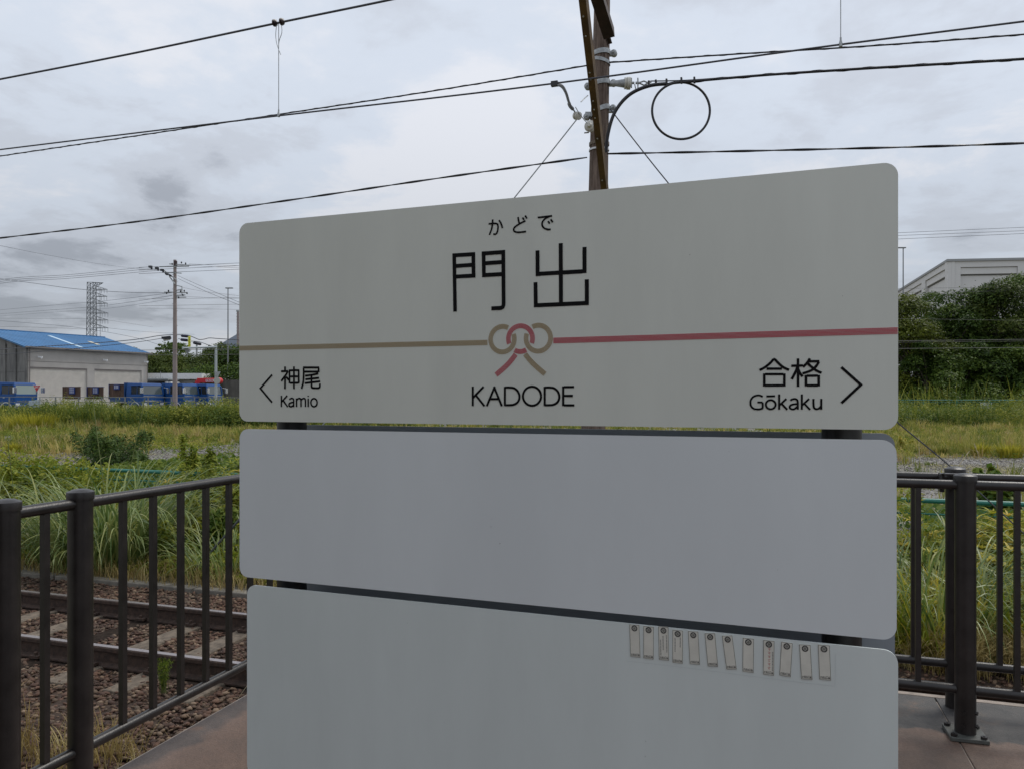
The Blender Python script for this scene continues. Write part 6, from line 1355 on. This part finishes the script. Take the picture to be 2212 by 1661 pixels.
# --- trees
def tree(loc, H, rad, label, mt_, n=7000, ls=(0.16, 0.34), blobs=16, group=None, low=0.25, squash=1.0, name='tree', seed=0, airy=0.0):
    r_ = random.Random(seed); rg = np.random.default_rng(seed+100); t_ = thing(name, loc, label, 'tree', group); L = Vector(loc)
    top = L + Vector((r_.uniform(-.3, .3), r_.uniform(-.3, .3), H*0.72)); m = MB(); m.tube([L - Vector((0, 0, .2)), L.lerp(top, .35)+Vector((r_.uniform(-.2, .2), 0, 0)), L.lerp(top, .7), top], [H*0.026, H*0.02, H*0.012, H*0.004], 8); tk = m.build('trunk', M_bark, t_, smooth=60)
    cs = []; m = MB()
    for k in range(blobs):
        a = r_.uniform(0, 6.28); zz = r_.uniform(low, 0.93); prof = math.sqrt(max(0.05, 1-((zz-0.5)/0.55)**2)); rr = rad*prof*math.sqrt(r_.uniform(0.1, 1))*0.78
        br_ = rad*r_.uniform(0.28, 0.48)*squash; c = L + Vector((math.cos(a)*rr, math.sin(a)*rr, min(zz*H, H-br_*0.95))); cs.append((c, br_, r_.uniform(-0.18, 0.22)))
        s0 = L.lerp(top, min(0.95, max(0.2, zz*0.85))); m.tube([s0, s0.lerp(c, .5)+Vector((0, 0, .2)), c], [H*0.009, H*0.006, H*0.002], 5)
    cs.append((L + Vector((0, 0, H - rad*0.34)), rad*0.34, 0.15)); m.build('limb', M_bark, t_)
    PP = []; NN = []; TT = []; tot = sum(b[1]**2 for b in cs)
    for c, br_, tt in cs:
        k = int(n*br_**2/tot); d = rg.normal(size=(k, 3)); d /= np.linalg.norm(d, axis=1)[:, None]; d[:, 2] = np.where(d[:, 2] < -0.3, -d[:, 2], d[:, 2])
        rr = br_*(0.62+0.48*rg.uniform(0, 1, k)**0.8)*(1+0.16*np.sin(d[:, 0]*7+tt*30)*np.cos(d[:, 1]*6+d[:, 2]*5)); stray = rg.uniform(size=k) < 0.05+airy; rr = np.where(stray, rr*rg.uniform(1.0, 1.4, k), rr)
        PP.append(np.array(c)[None] + d*rr[:, None]*np.array([1, 1, 0.85])[None]); NN.append(d*0.6 + rg.normal(size=(k, 3))*0.4 + np.array([0, 0, 0.45])); TT.append(np.clip(0.42+tt+rg.uniform(-0.35, 0.35, k), 0, 1))
    P = np.concatenate(PP); leaves('crown', P, np.concatenate(NN), rg.uniform(ls[0], ls[1], len(P)), mt_, t_, asp=0.55, tint=np.concatenate(TT)); return t_
TR = [ # x, top y, f, radius, material, label
 (1958, 632, 70, 3.6, G_tree2, 'light yellowish green tree touching the edge of the station sign'),
 (2012, 628, 77, 3.2, G_tree, 'dark green tree behind the yellowish one, under the corner of the pale building'),
 (2052, 655, 72, 3.4, G_tree, 'lower dark tree filling the gap in front of the pale building corner'),
 (2098, 619, 73, 3.9, G_tree, 'round topped dark tree right of the pale building corner'),
 (2150, 607, 72, 3.9, G_ivy, 'light green tree with spreading layered crown, second from the frame edge'),
 (2200, 588, 74, 4.4, G_tree, 'tallest dark tree at the right frame edge in front of the pale building'),
 (2235, 660, 69, 3.4, G_ivy, 'bright leaved tree partly cut by the right frame edge'),
 (1900, 640, 75, 4.0, G_tree, 'dark tree hidden behind the station sign next to the yellowish one'),
 (2000, 735, 68, 2.8, G_tree, 'low dark tree in front of the yellowish one, over the green fence'),
 (2080, 742, 68, 2.9, G_tree, 'low shadowy tree in the middle of the belt over the green fence'),
 (2175, 745, 68, 3.0, G_tree, 'low shadowy tree near the frame edge over the white cabinet'),
 (2040, 700, 79, 4.5, G_tree, 'wide dark tree standing deep in the belt'), (2140, 690, 79, 4.5, G_tree, 'wide dark tree deep in the belt nearer the frame edge'), (2230, 690, 80, 4.5, G_tree, 'dark tree deep in the belt at the frame edge'),
 (1780, 690, 78, 4.6, G_tree, 'broad tree wholly behind the lettered board towards the right'), (1660, 720, 84, 4.6, G_ivy, 'broad light tree wholly behind the lettered board'), (1520, 740, 92, 5.0, G_tree, 'tree wholly behind the lettered board near its middle'), (1370, 752, 98, 5.0, G_ivy, 'light tree wholly behind the lettered board left of the wooden pole line'), (1220, 760, 104, 5.0, G_tree, 'dark tree wholly behind the lettered board, left of its middle'), (1060, 765, 108, 5.0, G_ivy, 'light tree wholly behind the lettered board in its left half'), (900, 765, 108, 5.0, G_tree, 'dark tree wholly behind the lettered board in its left half'), (760, 760, 108, 5.0, G_ivy, 'light tree wholly behind the lettered board near its left end'), (640, 755, 106, 4.6, G_tree, 'dark tree wholly behind the lettered board at its left end')]
for i, (x, ty, f, rad, mt_, lb) in enumerate(TR):
    H = 1.5 + (857-ty)/FPX*f - BZ; tree(gz(x, f), H, rad, lb, mt_, n=17000 if x > 1880 else 5000, ls=(0.13, 0.32), blobs=18, group='trees behind the green mesh fence', low=0.12, seed=30+i)
TL = [(330, 762, 104, 3.0, G_ivy, 'vine covered tree just right of the warehouse corner'), (352, 760, 106, 2.6, G_ivy, 'vine covered tree left of the concrete pole, beside the warehouse one'),
 (345, 742, 112, 0.9, G_ivy, 'narrow vine covered snag poking above the other trees left of the concrete pole'), (366, 738, 108, 2.2, G_tree, 'loose branching tree directly behind the concrete pole'),
 (388, 742, 106, 2.6, G_tree, 'bushy tree immediately right of the concrete pole'), (410, 760, 103, 3.2, G_ivy, 'low rounded tree below the yellow guard'), (436, 764, 104, 3.4, G_ivy, 'low rounded tree under the gantry arm'),
 (458, 752, 108, 2.8, G_tree, 'dark tree behind the top of the gantry post'), (481, 738, 104, 3.2, G_ivy, 'taller tree beside the gantry post, in front of the mountain'), (508, 746, 104, 3.2, G_tree, 'dark tree against the edge of the station sign'), (535, 745, 104, 3.4, G_tree, 'tree hidden behind the lettered board'),
 (345, 790, 99, 2.6, G_ivy, 'low leafy growth over the annex roof beside the warehouse'), (400, 785, 99, 3.0, G_ivy, 'low leafy growth over the annex roof behind the concrete pole'), (452, 790, 95, 3.0, G_tree, 'low dark growth above the red crane'), (500, 780, 95, 3.4, G_tree, 'low dark growth above the retaining wall')]
for i, (x, ty, f, rad, mt_, lb) in enumerate(TL):
    H = 1.5 + (857-ty)/FPX*f - BZ; tree(gz(x, f), H, rad*1.25 if rad > 1 else rad, lb, mt_, n=4200 if rad > 1 else 900, ls=(0.18, 0.42), blobs=16, group='trees beyond the annex', low=0.2, seed=70+i)
for i, (x, ty, f) in enumerate(((300, 760, 150), (322, 762, 150), (283, 752, 190), (290, 750, 195))):
    H = 1.5 + (857-ty)/FPX*f - BZ; tree(gz(x, f), H, 2.6, ['far dark tree just over the low end of the blue roof', 'second far dark tree, right of the low end of the blue roof', 'tiny distant tree on the ridge above the blue roof', 'tiny distant tree next to another on the ridge above the blue roof'][i], G_tree, n=900, ls=(0.3, 0.6), blobs=8, group='far trees past the warehouse', seed=120+i)
print('tris', sum(len(o.data.polygons) for o in S.objects if o.type == 'MESH'), 'objs', len(S.objects))
